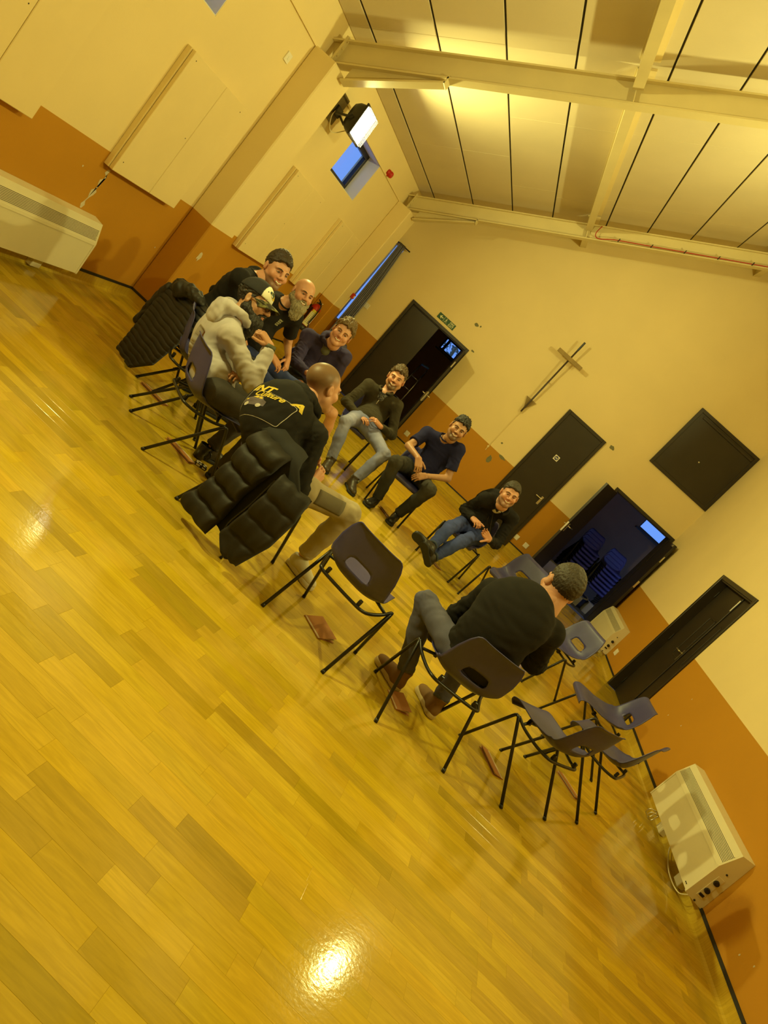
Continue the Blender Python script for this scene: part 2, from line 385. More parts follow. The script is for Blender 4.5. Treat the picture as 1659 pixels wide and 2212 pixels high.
# steel roof beams with haunch, end plate; purlins
def ibeam(name, yc, n):
    m_ = MB(); th = math.atan(SL); x0, x1 = .11, W-.02
    def at(x, z): return np.array([x, yc, z])
    zb = lambda x: 2.965+.59*x
    dep = .262*math.cos(th)
    L = (x1-x0)/UX[0]; c0 = at((x0+x1)/2, zb((x0+x1)/2))
    m_.obox(c0+UN*.008, [UX, (0, 1, 0), UN], (L/2, .075, .008)); m_.obox(c0+UN*(dep-.008), [UX, (0, 1, 0), UN], (L/2, .075, .008))
    m_.obox(c0+UN*dep/2, [UX, (0, 1, 0), UN], (L/2, .008, dep/2-.01))
    o = struct(m_.build(name, K['beam']))
    h = MB(); xh = 1.09
    p = [(.30, zb(.3)), (.30, zb(.3)-.16), (xh, zb(xh)-.006), (xh, zb(xh))]
    h.prism(p, (0, yc-.006, 0), (1, 0, 0), (0, 0, 1), (0, .012, 0))
    a, b = at(.30, zb(.3)-.16), at(xh+.03, zb(xh)-.02); e = nrm(b-a); nn = np.cross(e, [0, 1, 0])
    h.obox((a+b)/2, [e, (0, 1, 0), nn], (np.linalg.norm(b-a)/2, .075, .008)); h.obox(b+np.array([0, 0, .03]), [(1, 0, 0), (0, 1, 0), (0, 0, 1)], (.007, .075, .045))
    h.build('haunch', K['beam'], o)
    q = MB(); q.obox(at(.115, zb(.115)+.10), [(1, 0, 0), (0, 1, 0), (0, 0, 1)], (.010, .085, .19)); q.build('end_plate', K['beam'], o)
    bo = MB()
    for k in range(5):
        for s in (-1, 1): bo.lathe([(.014, 0), (.014, .012)], 6, Matrix.Translation((.126, yc+s*.055, zb(.12)-.05+k*.075)) @ Matrix.Rotation(math.pi/2, 4, 'Y'))
    bo.build('bolts', K['beam'], o)
    for yy in (-1,):
        st = MB(); xc = 2.60; st.obox(at(xc, zb(xc))+UN*dep/2+np.array([0, -.04, 0]), [UX, (0, 1, 0), UN], (.005, .034, dep/2-.012)); st.build('stiffener', K['beam'], o)
    return o
for i, yc in enumerate((-5.83, -1.0, -10.66)): ibeam('trim_%d' % (6+i), yc, i)
def purlin(name, xt, y0, y1):
    m_ = MB(); c = np.array([xt, (y0+y1)/2, ZE+SL*xt])+UX*.045
    m_.obox(c-UN*.135, [UX, (0, 1, 0), UN], (.034, (y1-y0)/2, .128)); m_.obox(c-UN*.262, [UX, (0, 1, 0), UN], (.05, (y1-y0)/2, .007)); m_.obox(c-UN*.008, [UX, (0, 1, 0), UN], (.05, (y1-y0)/2, .008))
    o = struct(m_.build(name, K['beam']))
    b = MB(); b.obox(c+UX*.105-UN*.012, [UX, (0, 1, 0), UN], (.035, (y1-y0)/2, .012)); b.build('batten', K['cream'], o)
    return o
n = 9
for xt in (2.375, 4.80):
    for a, b in ((-5.75, -1.08), (-10.58, -5.91), (-.92, -.002)): purlin('trim_%d' % n, xt, a, b); n += 1
# ---------------------------------------------------------------- windows of the left wall
def lwindow(nm, a, b, z0, z1):
    m_ = MB(); x0, x1 = -.25, -.19; t = .075
    m_.box2((x0, a, z0), (x1, b, z0+t), .004); m_.box2((x0, a, z1-t), (x1, b, z1), .004); m_.box2((x0, a, z0+t), (x1, a+t, z1-t), .004); m_.box2((x0, b-t, z0+t), (x1, b, z1-t), .004)
    o = struct(m_.build(nm, K['black'])); p = MB(); p.box2((-.225, a+t-.01, z0+t-.01), (-.219, b-t+.01, z1-t+.01)); p.build('pane', K['glass'], o)
    s = MB(); s.box2((-.19, a+.002, z0), (-.002, b-.002, z0+.008)); s.box2((-.19, b-.008, z0+.008), (-.002, b, z1)); s.box2((-.19, a, z0+.008), (-.002, a+.008, z1)); s.box2((-.19, a+.008, z1-.008), (-.002, b-.008, z1)); s.build('reveal', K['reveal'], o)
    return o
for i, (a, b) in enumerate(WIN): lwindow('window_%d' % (i+1), a, b, 2.44, 3.03)
# narrow tall window in the corner, mostly behind its curtain
m_ = MB(); m_.box2((.0, .10, .9), (.03, .16, 2.64)); m_.box2((.21, .10, .9), (.24, .16, 2.64)); m_.box2((.03, .10, .9), (.21, .16, .94)); m_.box2((.03, .10, 2.60), (.21, .16, 2.64)); w6 = struct(m_.build('window_6', K['reveal']))
m_ = MB(); m_.box2((.025, .125, .93), (.215, .131, 2.61)); m_.build('pane', K['glass'], w6)
# curtain drawn aside
xs_ = np.linspace(0, 1, 60); V = []; F = []
for k, z in enumerate(np.linspace(2.63, .50, 24)):
    q = k/23
    for t in xs_: V.append((.115+.035*min(1, q*1.5)+t*(.13+.07*min(1, q*2.2)), -.075-.02*q+.026*math.sin(t*44+.8*q)*(.7+.3*math.sin(t*17)), z))
for k in range(23):
    for i in range(59): a = k*60+i; F.append((a, a+1, a+61, a+60))
cu = tag(mesh('curtain', V, F, K['curtain'], None, True), 'slate-blue pleated curtain hanging in the corner beside the open exit', 'curtain')
cu.modifiers.new('thick', 'SOLIDIFY').thickness = .004
m_ = MB(); m_.tube([(.01, -.075, 2.645), (.36, -.075, 2.645)], .012, 8); m_.build('curtain_rail', K['black'], cu)
m_ = MB()
for k in range(5): m_.tube([(.125+k*.028, -.075, 2.665), (.125+k*.028, -.075, 2.62)], .015, 8)
m_.build('curtain_hooks', K['darkwood'], cu)
# ---------------------------------------------------------------- doors of the far wall
def frame_far(o_, x0, x1, z1, t=.055, yb=-.022):
    m_ = MB(); m_.box2((x0, yb, 0), (x0+t, .02, z1), .004); m_.box2((x1-t, yb, 0), (x1, .02, z1), .004); m_.box2((x0+t, yb, z1-t), (x1-t, .02, z1), .004); return m_.build('door_frame', K['blackdoor'], o_)
def lever(o_, p, out, along, up=(0, 0, 1)):
    """steel back plate with a bent lever; out = away from the door, along = lever direction"""
    p, out, along, up = [np.asarray(a, float) for a in (p, out, along, up)]
    m_ = MB(); m_.obox(p+out*.004, [along, out, up], (.022, .004, .085), .003); b = m_.build('handle_plate', K['metal'], o_)
    m_ = MB(); m_.tube(smoothpath([p+up*.035+out*.005, p+up*.035+out*.045, p+up*.035+out*.052+along*.02, p+up*.035+out*.05+along*.12], 4), .009, 8); m_.build('handle_lever', K['metal'], b); return b
def leaf(parent, hinge, ang, width, h, name='door_leaf', t=.044):
    """flat door leaf turned about its hinge; returns its axes"""
    a = math.radians(ang); e = np.array([math.cos(a), math.sin(a), 0]); nn = np.array([-math.sin(a), math.cos(a), 0]); c = np.array([*hinge, 0])+e*width/2+np.array([0, 0, h/2+.004])
    m_ = MB(); m_.obox(c, [e, nn, (0, 0, 1)], (width/2, t/2, h/2), .003); return m_.build(name, K['blackdoor'], parent), e, nn
d1 = struct(MB().box2((.99, .03, 2.03), (2.23, .29, 2.044)).build('door_1', K['blackdoor'])); frame_far(d1, .938, 2.285, 2.10); MB().box2((.991, .022, 0), (1.008, .30, 2.03)).box2((2.212, .022, 0), (2.229, .30, 2.03)).build('door_lining', K['blackdoor'], d1)
lf, e, nn = leaf(d1, (1.0, .05), 0, .615, 2.02)
lf2, e, nn = leaf(d1, (2.215, -.03), -80.5, .62, 2.015)
for s in (-1, 1): lever(lf2, np.array([2.215, -.03, 1.02])+e*.565+nn*.022*s, nn*s, -e)
m_ = MB(); m_.obox(np.array([2.215, -.03, 1.02])+e*.6215, [nn, e, (0, 0, 1)], (.014, .002, .10)); m_.build('lock_plate', K['metal'], lf2)
m_ = MB(); m_.obox(np.array([2.215, -.03, 1.73])+e*.6215, [nn, e, (0, 0, 1)], (.010, .002, .06)); m_.build('edge_bolt', K['metal'], lf2)
d2 = struct(MB().box2((4.33, -.012, 0), (5.068, -.001, 2.464), .003).build('door_2', K['blackdoor'])); frame_far(d2, 4.274, 5.124, 2.52, .058, -.03)
lever(d2, (5.005, -.012, 1.02), (0, -1, 0), (-1, 0, 0))
hx = struct(MB().box2((5.92, -.016, 2.83), (7.08, -.001, 3.934), .003).build('door_6', K['blackdoor']))
m_ = MB(); t = .06
m_.box2((5.864, -.035, 2.774), (5.864+t, 0, 3.99), .004); m_.box2((7.136-t, -.035, 2.774), (7.136, 0, 3.99), .004); m_.box2((5.92, -.035, 3.93), (7.08, 0, 3.99), .004); m_.box2((5.92, -.035, 2.774), (7.08, 0, 2.834), .004); m_.build('hatch_frame', K['blackdoor'], hx)
m_ = MB(); m_.box2((5.99, -.04, 3.86), (7.06, -.016, 3.90), .004); m_.build('hatch_rail', K['blackdoor'], hx)
m_ = MB(); m_.ell((6.47, -.02, 3.30), (.016, .012, .016), 10, 6); m_.build('knob', K['metal'], hx, True)
d3 = struct(MB().box2((5.85, .03, 2.03), (7.08, .29, 2.044)).build('door_3', K['blackdoor'])); frame_far(d3, 5.80, 7.132, 2.095); MB().box2((5.851, .022, 0), (5.868, .30, 2.03)).box2((7.062, .022, 0), (7.079, .30, 2.03)).build('door_lining', K['blackdoor'], d3)
lf3, e, nn = leaf(d3, (5.855, -.03), -119, .62, 2.01)
for s in (-1, 1): lever(lf3, np.array([5.855, -.03, 1.02])+e*.565+nn*.022*s, nn*s, -e)
m_ = MB(); m_.obox(np.array([5.855, -.03, 1.02])+e*.6215, [nn, e, (0, 0, 1)], (.014, .002, .10)); m_.build('lock_plate', K['metal'], lf3)
lf4, e, nn = leaf(d3, (7.078, -.04), -91.5, .62, 2.01)
m_ = MB(); m_.obox(np.array([7.078, -.04, 1.12])+e*.6215, [nn, e, (0, 0, 1)], (.016, .002, .07)); m_.build('lock_plate', K['metal'], lf4)
m_ = MB(); m_.obox(np.array([7.078, -.04, 1.70])+e*.6215, [nn, e, (0, 0, 1)], (.010, .002, .06)); m_.build('edge_bolt', K['metal'], lf4)
m_ = MB(); m_.obox(np.array([7.078, -.04, 1.985])+e*.50-nn*.028, [e, nn, (0, 0, 1)], (.05, .012, .018)); m_.build('door_catch', K['metal'], lf4)
# recessed double door of the right wall
d4 = struct(MB().box2((W, -4.53, 2.02), (W+.05, -3.12, 2.1), .004).box2((W-.022, -4.53, 0), (W+.22, -4.47, 2.1), .004).box2((W-.022, -3.18, 0), (W+.22, -3.12, 2.1), .004).box2((W-.022, -4.47, 2.04), (W+.22, -3.18, 2.1), .004).build('door_4', K['blackdoor']))
def leaf4(y0, y1, py0, py1, z0, z1):
    m_ = MB(); m_.box2((W+.10, y0, .006), (W+.145, y1, 2.035), .003); o = m_.build('door_leaf', K['blackdoor'], d4)
    m_ = MB()
    for a, b in (((py0, z0), (py1, z0+.02)), ((py0, z1-.02), (py1, z1)), ((py0, z0), (py0+.02, z1)), ((py1-.02, z0), (py1, z1))): m_.box2((W+.092, a[0], a[1]), (W+.101, b[0], b[1]), .003)
    m_.build('panel_moulding', K['blackdoor'], o); return o
q = leaf4(-3.925, -3.19, -3.86, -3.62, .93, 1.60); leaf4(-4.46, -3.93, -4.36, -4.12, .92, 1.60)
m_ = MB(); m_.box2((W+.085, -3.95, .006), (W+.10, -3.905, 2.03), .004); m_.build('astragal', K['blackdoor'], q)
MB().box2((W+.145, -4.53, .0), (W+.33, -3.12, 2.1)).build('door_lining', K['blackdoor'], d4); mesh('threshold', *(lambda m: (m.v, m.f))(MB().box2((W-.002, -4.47, -.02), (W+.15, -3.18, .0005))), K['floor'], d4, col=(.52, .37, .03))
lever(q, (W+.10, -3.87, 1.0), (-1, 0, 0), (0, 1, 0))
m_ = MB(); m_.box2((W+.078, -3.945, 1.80), (W+.085, -3.915, 1.98), .003); m_.build('edge_bolt', K['metal'], q)
m_ = MB()
for zz in (.2, 1.05, 1.85): m_.tube([(W+.09, -3.186, zz-.05), (W+.09, -3.186, zz+.05)], .008, 8)
m_.build('hinges', K['black'], q)
# ---------------------------------------------------------------- dim store room beyond the far wall
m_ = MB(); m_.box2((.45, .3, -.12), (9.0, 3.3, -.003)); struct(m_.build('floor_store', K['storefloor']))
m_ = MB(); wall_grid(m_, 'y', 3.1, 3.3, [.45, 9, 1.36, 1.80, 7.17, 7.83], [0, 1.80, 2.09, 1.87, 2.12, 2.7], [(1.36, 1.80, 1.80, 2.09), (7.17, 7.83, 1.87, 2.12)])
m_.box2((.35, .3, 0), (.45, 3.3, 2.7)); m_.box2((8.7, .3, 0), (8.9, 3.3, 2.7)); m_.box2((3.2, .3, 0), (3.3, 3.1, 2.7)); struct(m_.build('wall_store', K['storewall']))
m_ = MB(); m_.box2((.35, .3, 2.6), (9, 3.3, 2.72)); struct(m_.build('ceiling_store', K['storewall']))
def swin(nm, x0, x1, z0, z1, mull=None):
    m_ = MB(); t = .03
    m_.box2((x0, 3.14, z0), (x1, 3.19, z0+t)); m_.box2((x0, 3.14, z1-t), (x1, 3.19, z1)); m_.box2((x0, 3.14, z0+t), (x0+t, 3.19, z1-t)); m_.box2((x1-t, 3.14, z0+t), (x1, 3.19, z1-t))
    if mull: m_.box2((mull-.028, 3.13, z0+t), (mull+.028, 3.19, z1-t))
    m_.box2((x0-.05, 3.02, z0-.05), (x1+.02, 3.1, z0-.02))
    o = struct(m_.build(nm, K['black'])); p = MB(); p.box2((x0+.01, 3.16, z0+.01), (x1-.01, 3.165, z1-.01)); p.build('pane', K['glass'], o)
swin('window_4', 1.36, 1.80, 1.80, 2.09, 1.455); swin('window_5', 7.17, 7.83, 1.87, 2.12)
# marks on the walls: bare plaster and filler patches (thin skim)
def blob(o_, ex, ey, r, n=14, seed=0, asp=1., ez=None, m='plaster'):
    rr = np.random.RandomState(seed); o_, ex, ey = [np.asarray(a, float) for a in (o_, ex, ey)]
    pts = [(r*asp*math.cos(t)*(1+.16*rr.randn()), r*math.sin(t)*(1+.16*rr.randn())) for t in np.linspace(0, 2*math.pi, n, endpoint=False)]
    return MB().prism(pts, o_, ex, ey, np.cross(ex, ey)*.0015)
for i, (p, r, a, m) in enumerate((((2.08, 0, 2.503), .030, 1.2, 'greyfill'), ((2.155, 0, 2.53), .018, .8, 'greyfill'), ((3.854, 0, .942), .075, .6, 'greyfill'), ((3.996, 0, 1.117), .03, 2.2, 'greyfill'), ((5.258, 0, 2.518), .035, 1.4, 'greyfill'), ((3.82, 0, 1.303), .018, 1, 'greyfill'), ((2.34, 0, 2.13), .016, 2, 'greyfill'))):
    blob(p, (1, 0, 0), (0, 0, 1), r, seed=i, asp=a).build('wall_patch', K[m], wf)
blob((.27, -5.90, .80), (0, 1, 0), (0, 0, 1), .05, seed=20, asp=.8).build('wall_patch', K['plaster'], wl)
m_ = MB()
rr = np.random.RandomState(5); L_ = [(-7.46-.02*t+.02*rr.randn()-.022*(1-.6*t), 1.01-.385*t) for t in np.linspace(0, 1, 12)]; R_ = [(-7.46-.02*t+.012*rr.randn()+.022*(1-.6*t), 1.01-.385*t) for t in np.linspace(1, 0, 12)]
m_.prism(L_+R_, (0, 0, 0), (0, 1, 0), (0, 0, 1), (.0015, 0, 0)); m_.build('plaster_scar', K['plaster'], wl)
for i, (yy, zz) in enumerate(((-7.75, .93), (-6.2, .60))): blob((0, yy, zz), (0, 1, 0), (0, 0, 1), .008, seed=40+i, n=8).build('paint_chip', K['plaster'], wl)
for i, (yy, zz) in enumerate(((-5.2, .55), (-5.6, .62), (-8.6, .25), (-8.75, .31), (-8.9, .6), (-5.3, .86))): blob((W, yy, zz), (0, -1, 0), (0, 0, 1), .008, seed=60+i, n=8).build('paint_chip', K['plaster'], wr)
blob((W, -3.55, 1.62-.1), (0, -1, 0), (0, 0, 1), .02, seed=70, asp=.7)
# ================================================================ FIXED THINGS
def floodlight(x, y, z, s, label):
    """halogen floodlight on a wall bracket, its lit glass tipped a little upwards"""
    g = empty('floodlight', (x, y, z), label, 'light', 'wall floodlights')
    til = math.radians(3); nx = np.array([s*math.cos(til), 0, math.sin(til)]); vz = np.array([-s*math.sin(til), 0, math.cos(til)]); vy = np.array([0, 1., 0])
    m_ = MB(); pr_ = []
    # domed housing: rings from the glass frame back to a small rear
    rings = [(.0, .205, .185), (-.03, .20, .18), (-.09, .185, .165), (-.14, .15, .135), (-.165, .10, .09)]
    V = []; F = []; n = 24
    for (d, a, b) in rings:
        for k in range(n):
            t = 2*math.pi*k/n; ct, st = math.cos(t), math.sin(t); e = .45
            V.append(nx*d+vy*a*math.copysign(abs(ct)**e, ct)+vz*b*math.copysign(abs(st)**e, st))
    for i in range(len(rings)-1):
        for k in range(n): F.append((i*n+k, i*n+(k+1) % n, (i+1)*n+(k+1) % n, (i+1)*n+k))
    F.append(tuple((len(rings)-1)*n+k for k in range(n))); m_.add(V, F); m_.build('housing', K['black'], g, True)
    m_ = MB(); m_.obox(nx*.002, [vy, vz, nx], (.185, .165, .004)); m_.build('lamp_glass', K['lampglass'], g)
    m_ = MB()
    for a, b, c_, d in ((-.2, .2, .18, .165), (-.2, .2, -.165, -.18)): m_.obox(nx*.004+vz*(c_+d)/2, [vy, vz, nx], (.2, .011, .01))
    for s2 in (-1, 1): m_.obox(nx*.004+vy*s2*.193, [vy, vz, nx], (.009, .185, .01))
    m_.build('front_frame', K['black'], g)
    m_ = MB()
    for k in range(13): u = -.18+k*.03; m_.tube([nx*.002+vy*u-vz*.17, nx*.055+vy*u-vz*.16, nx*.055+vy*u+vz*.16, nx*.002+vy*u+vz*.17], .0016, 5)
    for k in range(11): u = -.15+k*.03; m_.tube([nx*.055-vy*.18+vz*u, nx*.055+vy*.18+vz*u], .0016, 5)
    m_.build('wire_guard', K['metal'], g)
    wx = -x if s > 0 else W-x
    m_ = MB(); b0 = np.array([wx*.93, 0, -.06])
    for s2 in (-1, 1): m_.tube([nx*-.07+vy*s2*.215, nx*-.07+vy*s2*.215-vz*.05+np.array([-s*.03, 0, 0]), np.array([wx*.72, s2*.16, -.10]), b0+vy*s2*.05], .014, 6)
    m_.obox(b0, [(1, 0, 0), (0, 1, 0), (0, 0, 1)], (.02, .08, .05)); m_.build('bracket', K['black'], g)
    m_ = MB(); m_.obox(np.array([wx-s*-.009, -.02, -.04]), [(1, 0, 0), (0, 1, 0), (0, 0, 1)], (.009, .13, .16), .003); m_.build('backing_plate', K['board'], g)
    m_ = MB(); m_.tube(smoothpath([np.array([wx+s*.03, -.05, -.02]), np.array([wx+s*.06, -.12, -.16]), np.array([wx*.6, -.05, -.27]), nx*-.10-vz*.10+vy*.05], 6), .005, 6); m_.build('flex', K['ivory'], g, True)
    ld = bpy.data.lights.new('floodlight_lamp', 'AREA'); ld.shape = 'RECTANGLE'; ld.size = .22; ld.size_y = .10; ld.energy = LAMP_W; ld.color = LAMP_COL; ld.spread = math.radians(170)
    lo = bpy.data.objects.new('lamp', ld); COL.objects.link(lo); lo.parent = g
    M = Matrix.Identity(4)
    # area lamps shine along their local -Z
    ax = np.cross(vz, nx)
    for i in range(3): M[i][0], M[i][1], M[i][2], M[i][3] = ax[i], vz[i], -nx[i], nx[i]*.062
    lo.matrix_local = M
LL = ['lit black floodlight with wire guard on the left wall above the small window', 'lit floodlight high on the right wall facing across the hall', 'lit floodlight on the left wall level with the camera', 'lit floodlight high on the right wall level with the camera']
for (x, y, z, s), l in zip(LAMPS, LL): floodlight(x, y, z, s, l)
# boarded panel boxes on the left wall
def panel_box(y0, y1, label):
    g = empty('boarded_panel', (0, (y0+y1)/2, 1.04), label, 'panel', 'boarded panels along the left wall'); of = g.location
    yj = y0+(y1-y0)*.56
    m_ = MB(); m_.box2((.001, y0+.03, 1.05), (.05, y1, 2.14), .003); m_.build('backing_frame', K['cream'], g, off=of)
    m_ = MB(); m_.box2((.05, y0, 1.04), (.088, yj-.003, 2.15), .004); m_.build('board', K['cream'], g, off=of)
    m_ = MB(); m_.box2((.05, yj+.003, 1.04), (.088, y1, 2.15), .004); m_.build('board', K['cream'], g, off=of)
    m_ = MB(); m_.box2((.001, y0-.012, 1.04), (.047, y0+.028, 2.15), .003); m_.build('side_batten', K['cream'], g, off=of)
    for (yy, zz) in ((y0+.06, 1.14), (y0+.06, 2.10), (yj-.05, 1.6), (y1-.08, 2.09)): MB().tube([(.086, yy, zz), (.0892, yy, zz)], .005, 8).build('screw_head', K['dark'], g, off=of)
panel_box(-9.60, -8.545, 'cream boarded panel cut off by the photo edge, above the convector heater')
panel_box(-7.565, -6.50, 'cream boarded panel with a plaster scar running down from its corner')
panel_box(-4.90, -3.79, 'cream boarded panel under the small window, behind the dark-haired man')
panel_box(-2.79, -1.645, 'cream boarded panel beside the corner pilaster, behind the bald man')
# convector heaters
def heater(s, y0, y1, label, knobs):
    """s=+1 on the left wall, -1 on the right wall"""
    xw = 0 if s > 0 else W; g = empty('convector_heater', (xw, (y0+y1)/2, .11), label, 'heater', 'wall convector heaters'); of = g.location
    P = lambda d, z: (xw+s*d, z)
    prof = [(.002, .11), (.168, .13), (.156, .436), (.100, .603), (.002, .615)]
    def pris(pf, a, b): return MB().prism([P(*q) for q in pf], (0, a, 0), (1, 0, 0), (0, 0, 1), (0, b-a, 0))
    pris([(.002, .115), (.164, .134), (.152, .434), (.030, .434+.06), (.002, .55)], y0+.02, y1-.02).build('casing', K['ivory'], g, off=of)
    for a, b in ((y0, y0+.022), (y1-.022, y1)): pris(prof, a, b).build('end_cap', K['ivory'], g, off=of)
    pris([(.158, .425), (.153, .45), (.145, .462), (.128, .44)], y0+.02, y1-.02).build('lower_lip', K['ivory'], g, off=of)
    pris([(.118, .552), (.100, .603), (.002, .615), (.002, .58), (.085, .57)], y0+.02, y1-.02).build('upper_lip', K['ivory'], g, off=of)
    a, b = np.array([.147, .458]), np.array([.117, .556]); 
    pris([(.135, .43), (.140, .455), (.112, .55), (.06, .56)], y0+.021, y1-.021).build('grille_back', K['grille'], g, off=of)
    for k in range(10):
        c = a+(b-a)*((k+.5)/10); e = nrm(b-a); nn = np.array([e[1], -e[0]]); hw = .0030
        pts = [c-e*hw+nn*.004, c+e*hw+nn*.004, c+e*hw-nn*.012, c-e*hw-nn*.012]; pris(pts, y0+.02, y1-.02).build('slat', K['ivory'], g, off=of)
    for yy in (y0+.35, y1-.35): MB().box2((xw+s*.004, yy-.06, .02), (xw+s*.06, yy+.06, .115), .004).build('foot_bracket', K['ivory'], g, off=of)
    m_ = MB(); m_.tube(smoothpath([(xw+s*.10, y0+.05, .115), (xw+s*.13, y0+.12, .05), (xw+s*.12, y0+.4, .03), (xw+s*.07, y0+.7, .06), (xw+s*.05, y0+.8, .115)], 6), .005, 6); m_.build('flex', K['ivory'], g, True, off=of)
    MB().box2((xw+s*.1655, y0+.06, .155), (xw+s*.1675, y0+.075, .162)).box2((xw+s*.1655, y0+.082, .155), (xw+s*.1675, y0+.094, .162)).build('badge', K['dark'], g, off=of)
    if knobs:
        ye = y0; e = nrm(np.array([-.03*s, 0, 1.])); f_ = np.cross([0, 1, 0], e)
        c = np.array([xw+s*.078, ye, .275]); m_ = MB(); m_.obox(c+np.array([0, -.001, 0]), [e, (0, 1, 0), f_], (.105, .002, .027), .001); cp = m_.build('control_plate', K['ivory'], g, off=of)
        for k in (-.03, .055):
            m_ = MB(); m_.tube([c+e*k+np.array([0, -.003, 0]), c+e*k+np.array([0, -.018, 0])], [.022, .019], 16); m_.build('knob', K['black'], cp, off=of)
        m_ = MB(); m_.obox(c-e*.08+np.array([0, -.004, 0]), [e, (0, 1, 0), f_], (.010, .004, .019)); m_.build('rocker_switch', K['black'], cp, off=of)
        m_ = MB()
        for k in (-.145, .15): m_.tube([c+e*k, c+e*k+np.array([0, -.003, 0])], .008, 8)
        m_.build('screw_heads', K['dark'], g, off=of)
heater(1, -8.95, -7.255, 'long cream convector heater on the left wall under the cut-off panel', False)
heater(-1, -8.03, -6.59, 'cream convector heater on the right wall beyond the empty chairs', True)
heater(-1, -2.11, -.72, 'cream convector heater beside the open store doorway', True)
m_ = MB()
for k in (-.03, .03): m_.tube(smoothpath([(W-.15, -6.93+k, .12), (W-.20, -6.92+k, .10), (W-.205, -6.91+k, .05), (W-.15, -6.90+k, .035), (W-.13, -6.90+k, .11)], 5), .005, 6)
bk = tag(m_.build('wire_basket', K['metal'], None, True), 'small bent steel wire guard under the far end of the right heater', 'guard')
# sockets, switches, alarm devices
def plate(name, c, ax, h, label, cat, mt='white', grp=None, nb=1):
    g = empty(name, c, label, cat, grp); m_ = MB(); m_.obox((0, 0, 0), ax, h, .002); m_.build('face_plate', K[mt], g)
    m_ = MB(); a = np.asarray(ax, float)
    for k in range(nb): m_.obox(a[1]*h[1]*1.0+a[0]*(k-(nb-1)/2)*.05, ax, (.010, .004, .016), .001)
    m_.build('rocker', K[mt], g)
XF = [(1, 0, 0), (0, -1, 0), (0, 0, 1)]; XL = [(0, 1, 0), (1, 0, 0), (0, 0, 1)]; XR = [(0, 1, 0), (-1, 0, 0), (0, 0, 1)]
plate('wall_socket', (2.452, -.005, .279), XF, (.045, .005, .045), 'white wall socket between the open exit and the man in olive', 'socket', grp='white wall sockets', nb=2)
plate('wall_socket', (5.165, -.005, .263), XF, (.045, .005, .045), 'white wall socket just right of the tall closed door', 'socket', grp='white wall sockets', nb=2)
plate('wall_socket', (5.389, -.005, .264), XF, (.045, .005, .045), 'white wall socket nearer the open store doorway', 'socket', grp='white wall sockets', nb=2)
plate('fused_spur', (W-.005, -2.36, .287), XR, (.07, .005, .045), 'white fused spur below the small heater', 'switch', nb=2)
plate('blank_plate', (.006, -6.345, 2.745), XL, (.05, .006, .043), 'white blanking plate high on the left wall by the pilaster', 'switch')
plate('light_switch', (.37, -.006, 1.462), XF, (.048, .006, .046), 'white dimmer switch on the far wall beside the curtain', 'switch')
g = empty('call_point', (.277, -.80, 1.443), 'red fire alarm call point on the corner pilaster', 'alarm'); m_ = MB(); m_.obox((.02, 0, 0), XL, (.045, .022, .045), .004); m_.build('box', K['red'], g); m_ = MB(); m_.obox((.043, 0, 0), XL, (.028, .002, .020), .001); m_.build('glass_panel', K['white'], g)
m_ = MB(); m_.box2((-.004, -.025, -.33), (.012, -.005, -.045)); m_.build('conduit', K['cream'], g)
g = empty('alarm_sounder', (.0, -2.44, 3.085), 'red alarm sounder high on the left wall beside the window', 'alarm'); m_ = MB(); m_.lathe([(.05, 0), (.05, .03), (.045, .034), (.045, .075), (.036, .085)], 20, Matrix.Rotation(math.pi/2, 4, 'Y')); m_.build('body', K['red'], g, True)
m_ = MB(); m_.lathe([(.047, .05), (.050, .055), (.047, .06)], 20, Matrix.Rotation(math.pi/2, 4, 'Y'), False); m_.build('rim', K['red'], g, True)
# fire exit sign
g = empty('fire_exit_sign', (1.638, -.004, 2.203), 'dark green fire exit sign with arrow over the double door', 'sign')
m_ = MB(); m_.obox((0, 0, 0), XF, (.188, .003, .052)); m_.build('board', K['signgreen'], g)
ex, ey = np.array([1., 0, 0]), np.array([0, 0, 1.]); o0 = np.array([0, -.0035, 0])
V, F = text_mesh('FIRE', .052, 0, 0, .0006); mesh('lettering', place(V, o0+ex*.115+ey*.021, ex, ey), F, K['signwhite'], g)
V, F = text_mesh('EXIT', .052, 0, 0, .0006); mesh('lettering', place(V, o0+ex*.115-ey*.024, ex, ey), F, K['signwhite'], g)
m_ = MB(); m_.prism([(-.15, 0), (-.118, .03), (-.103, .03), (-.123, .008), (-.075, .008), (-.075, -.008), (-.123, -.008), (-.103, -.03), (-.118, -.03)], o0, ex, ey, (0, -.0004, 0)); m_.build('arrow', K['signwhite'], g)
m_ = MB(); q = lambda a, b, r: m_.prism([(a[0]-(b[1]-a[1])*r, a[1]+(b[0]-a[0])*r), (a[0]+(b[1]-a[1])*r, a[1]-(b[0]-a[0])*r), (b[0]+(b[1]-a[1])*r, b[1]-(b[0]-a[0])*r), (b[0]-(b[1]-a[1])*r, b[1]+(b[0]-a[0])*r)], o0, ex, ey, (0, -.0004, 0))
q((-.055, .04), (-.055, -.042), .03); q((-.010, .022), (-.004, -.010), .2); q((-.006, -.006), (-.025, -.022), .14); q((-.025, -.020), (-.020, -.042), .14); q((-.004, -.008), (.008, -.024), .16); q((.008, -.024), (.022, -.034), .14); q((-.008, .016), (-.028, .006), .14); q((-.008, .016), (.012, .012), .14)
m_.prism([(-.012+.008*math.cos(t), .033+.008*math.sin(t)) for t in np.linspace(0, 2*math.pi, 12, endpoint=False)], o0, ex, ey, (0, -.0004, 0)); m_.build('running_figure', K['signwhite'], g)
g = empty('door_sign', (4.696, -.0145, 1.752), 'small white square sign with a blue disc on the tall door', 'sign')
m_ = MB(); m_.obox((0, 0, 0), XF, (.047, .0022, .047)); m_.build('plate', K['white'], g)
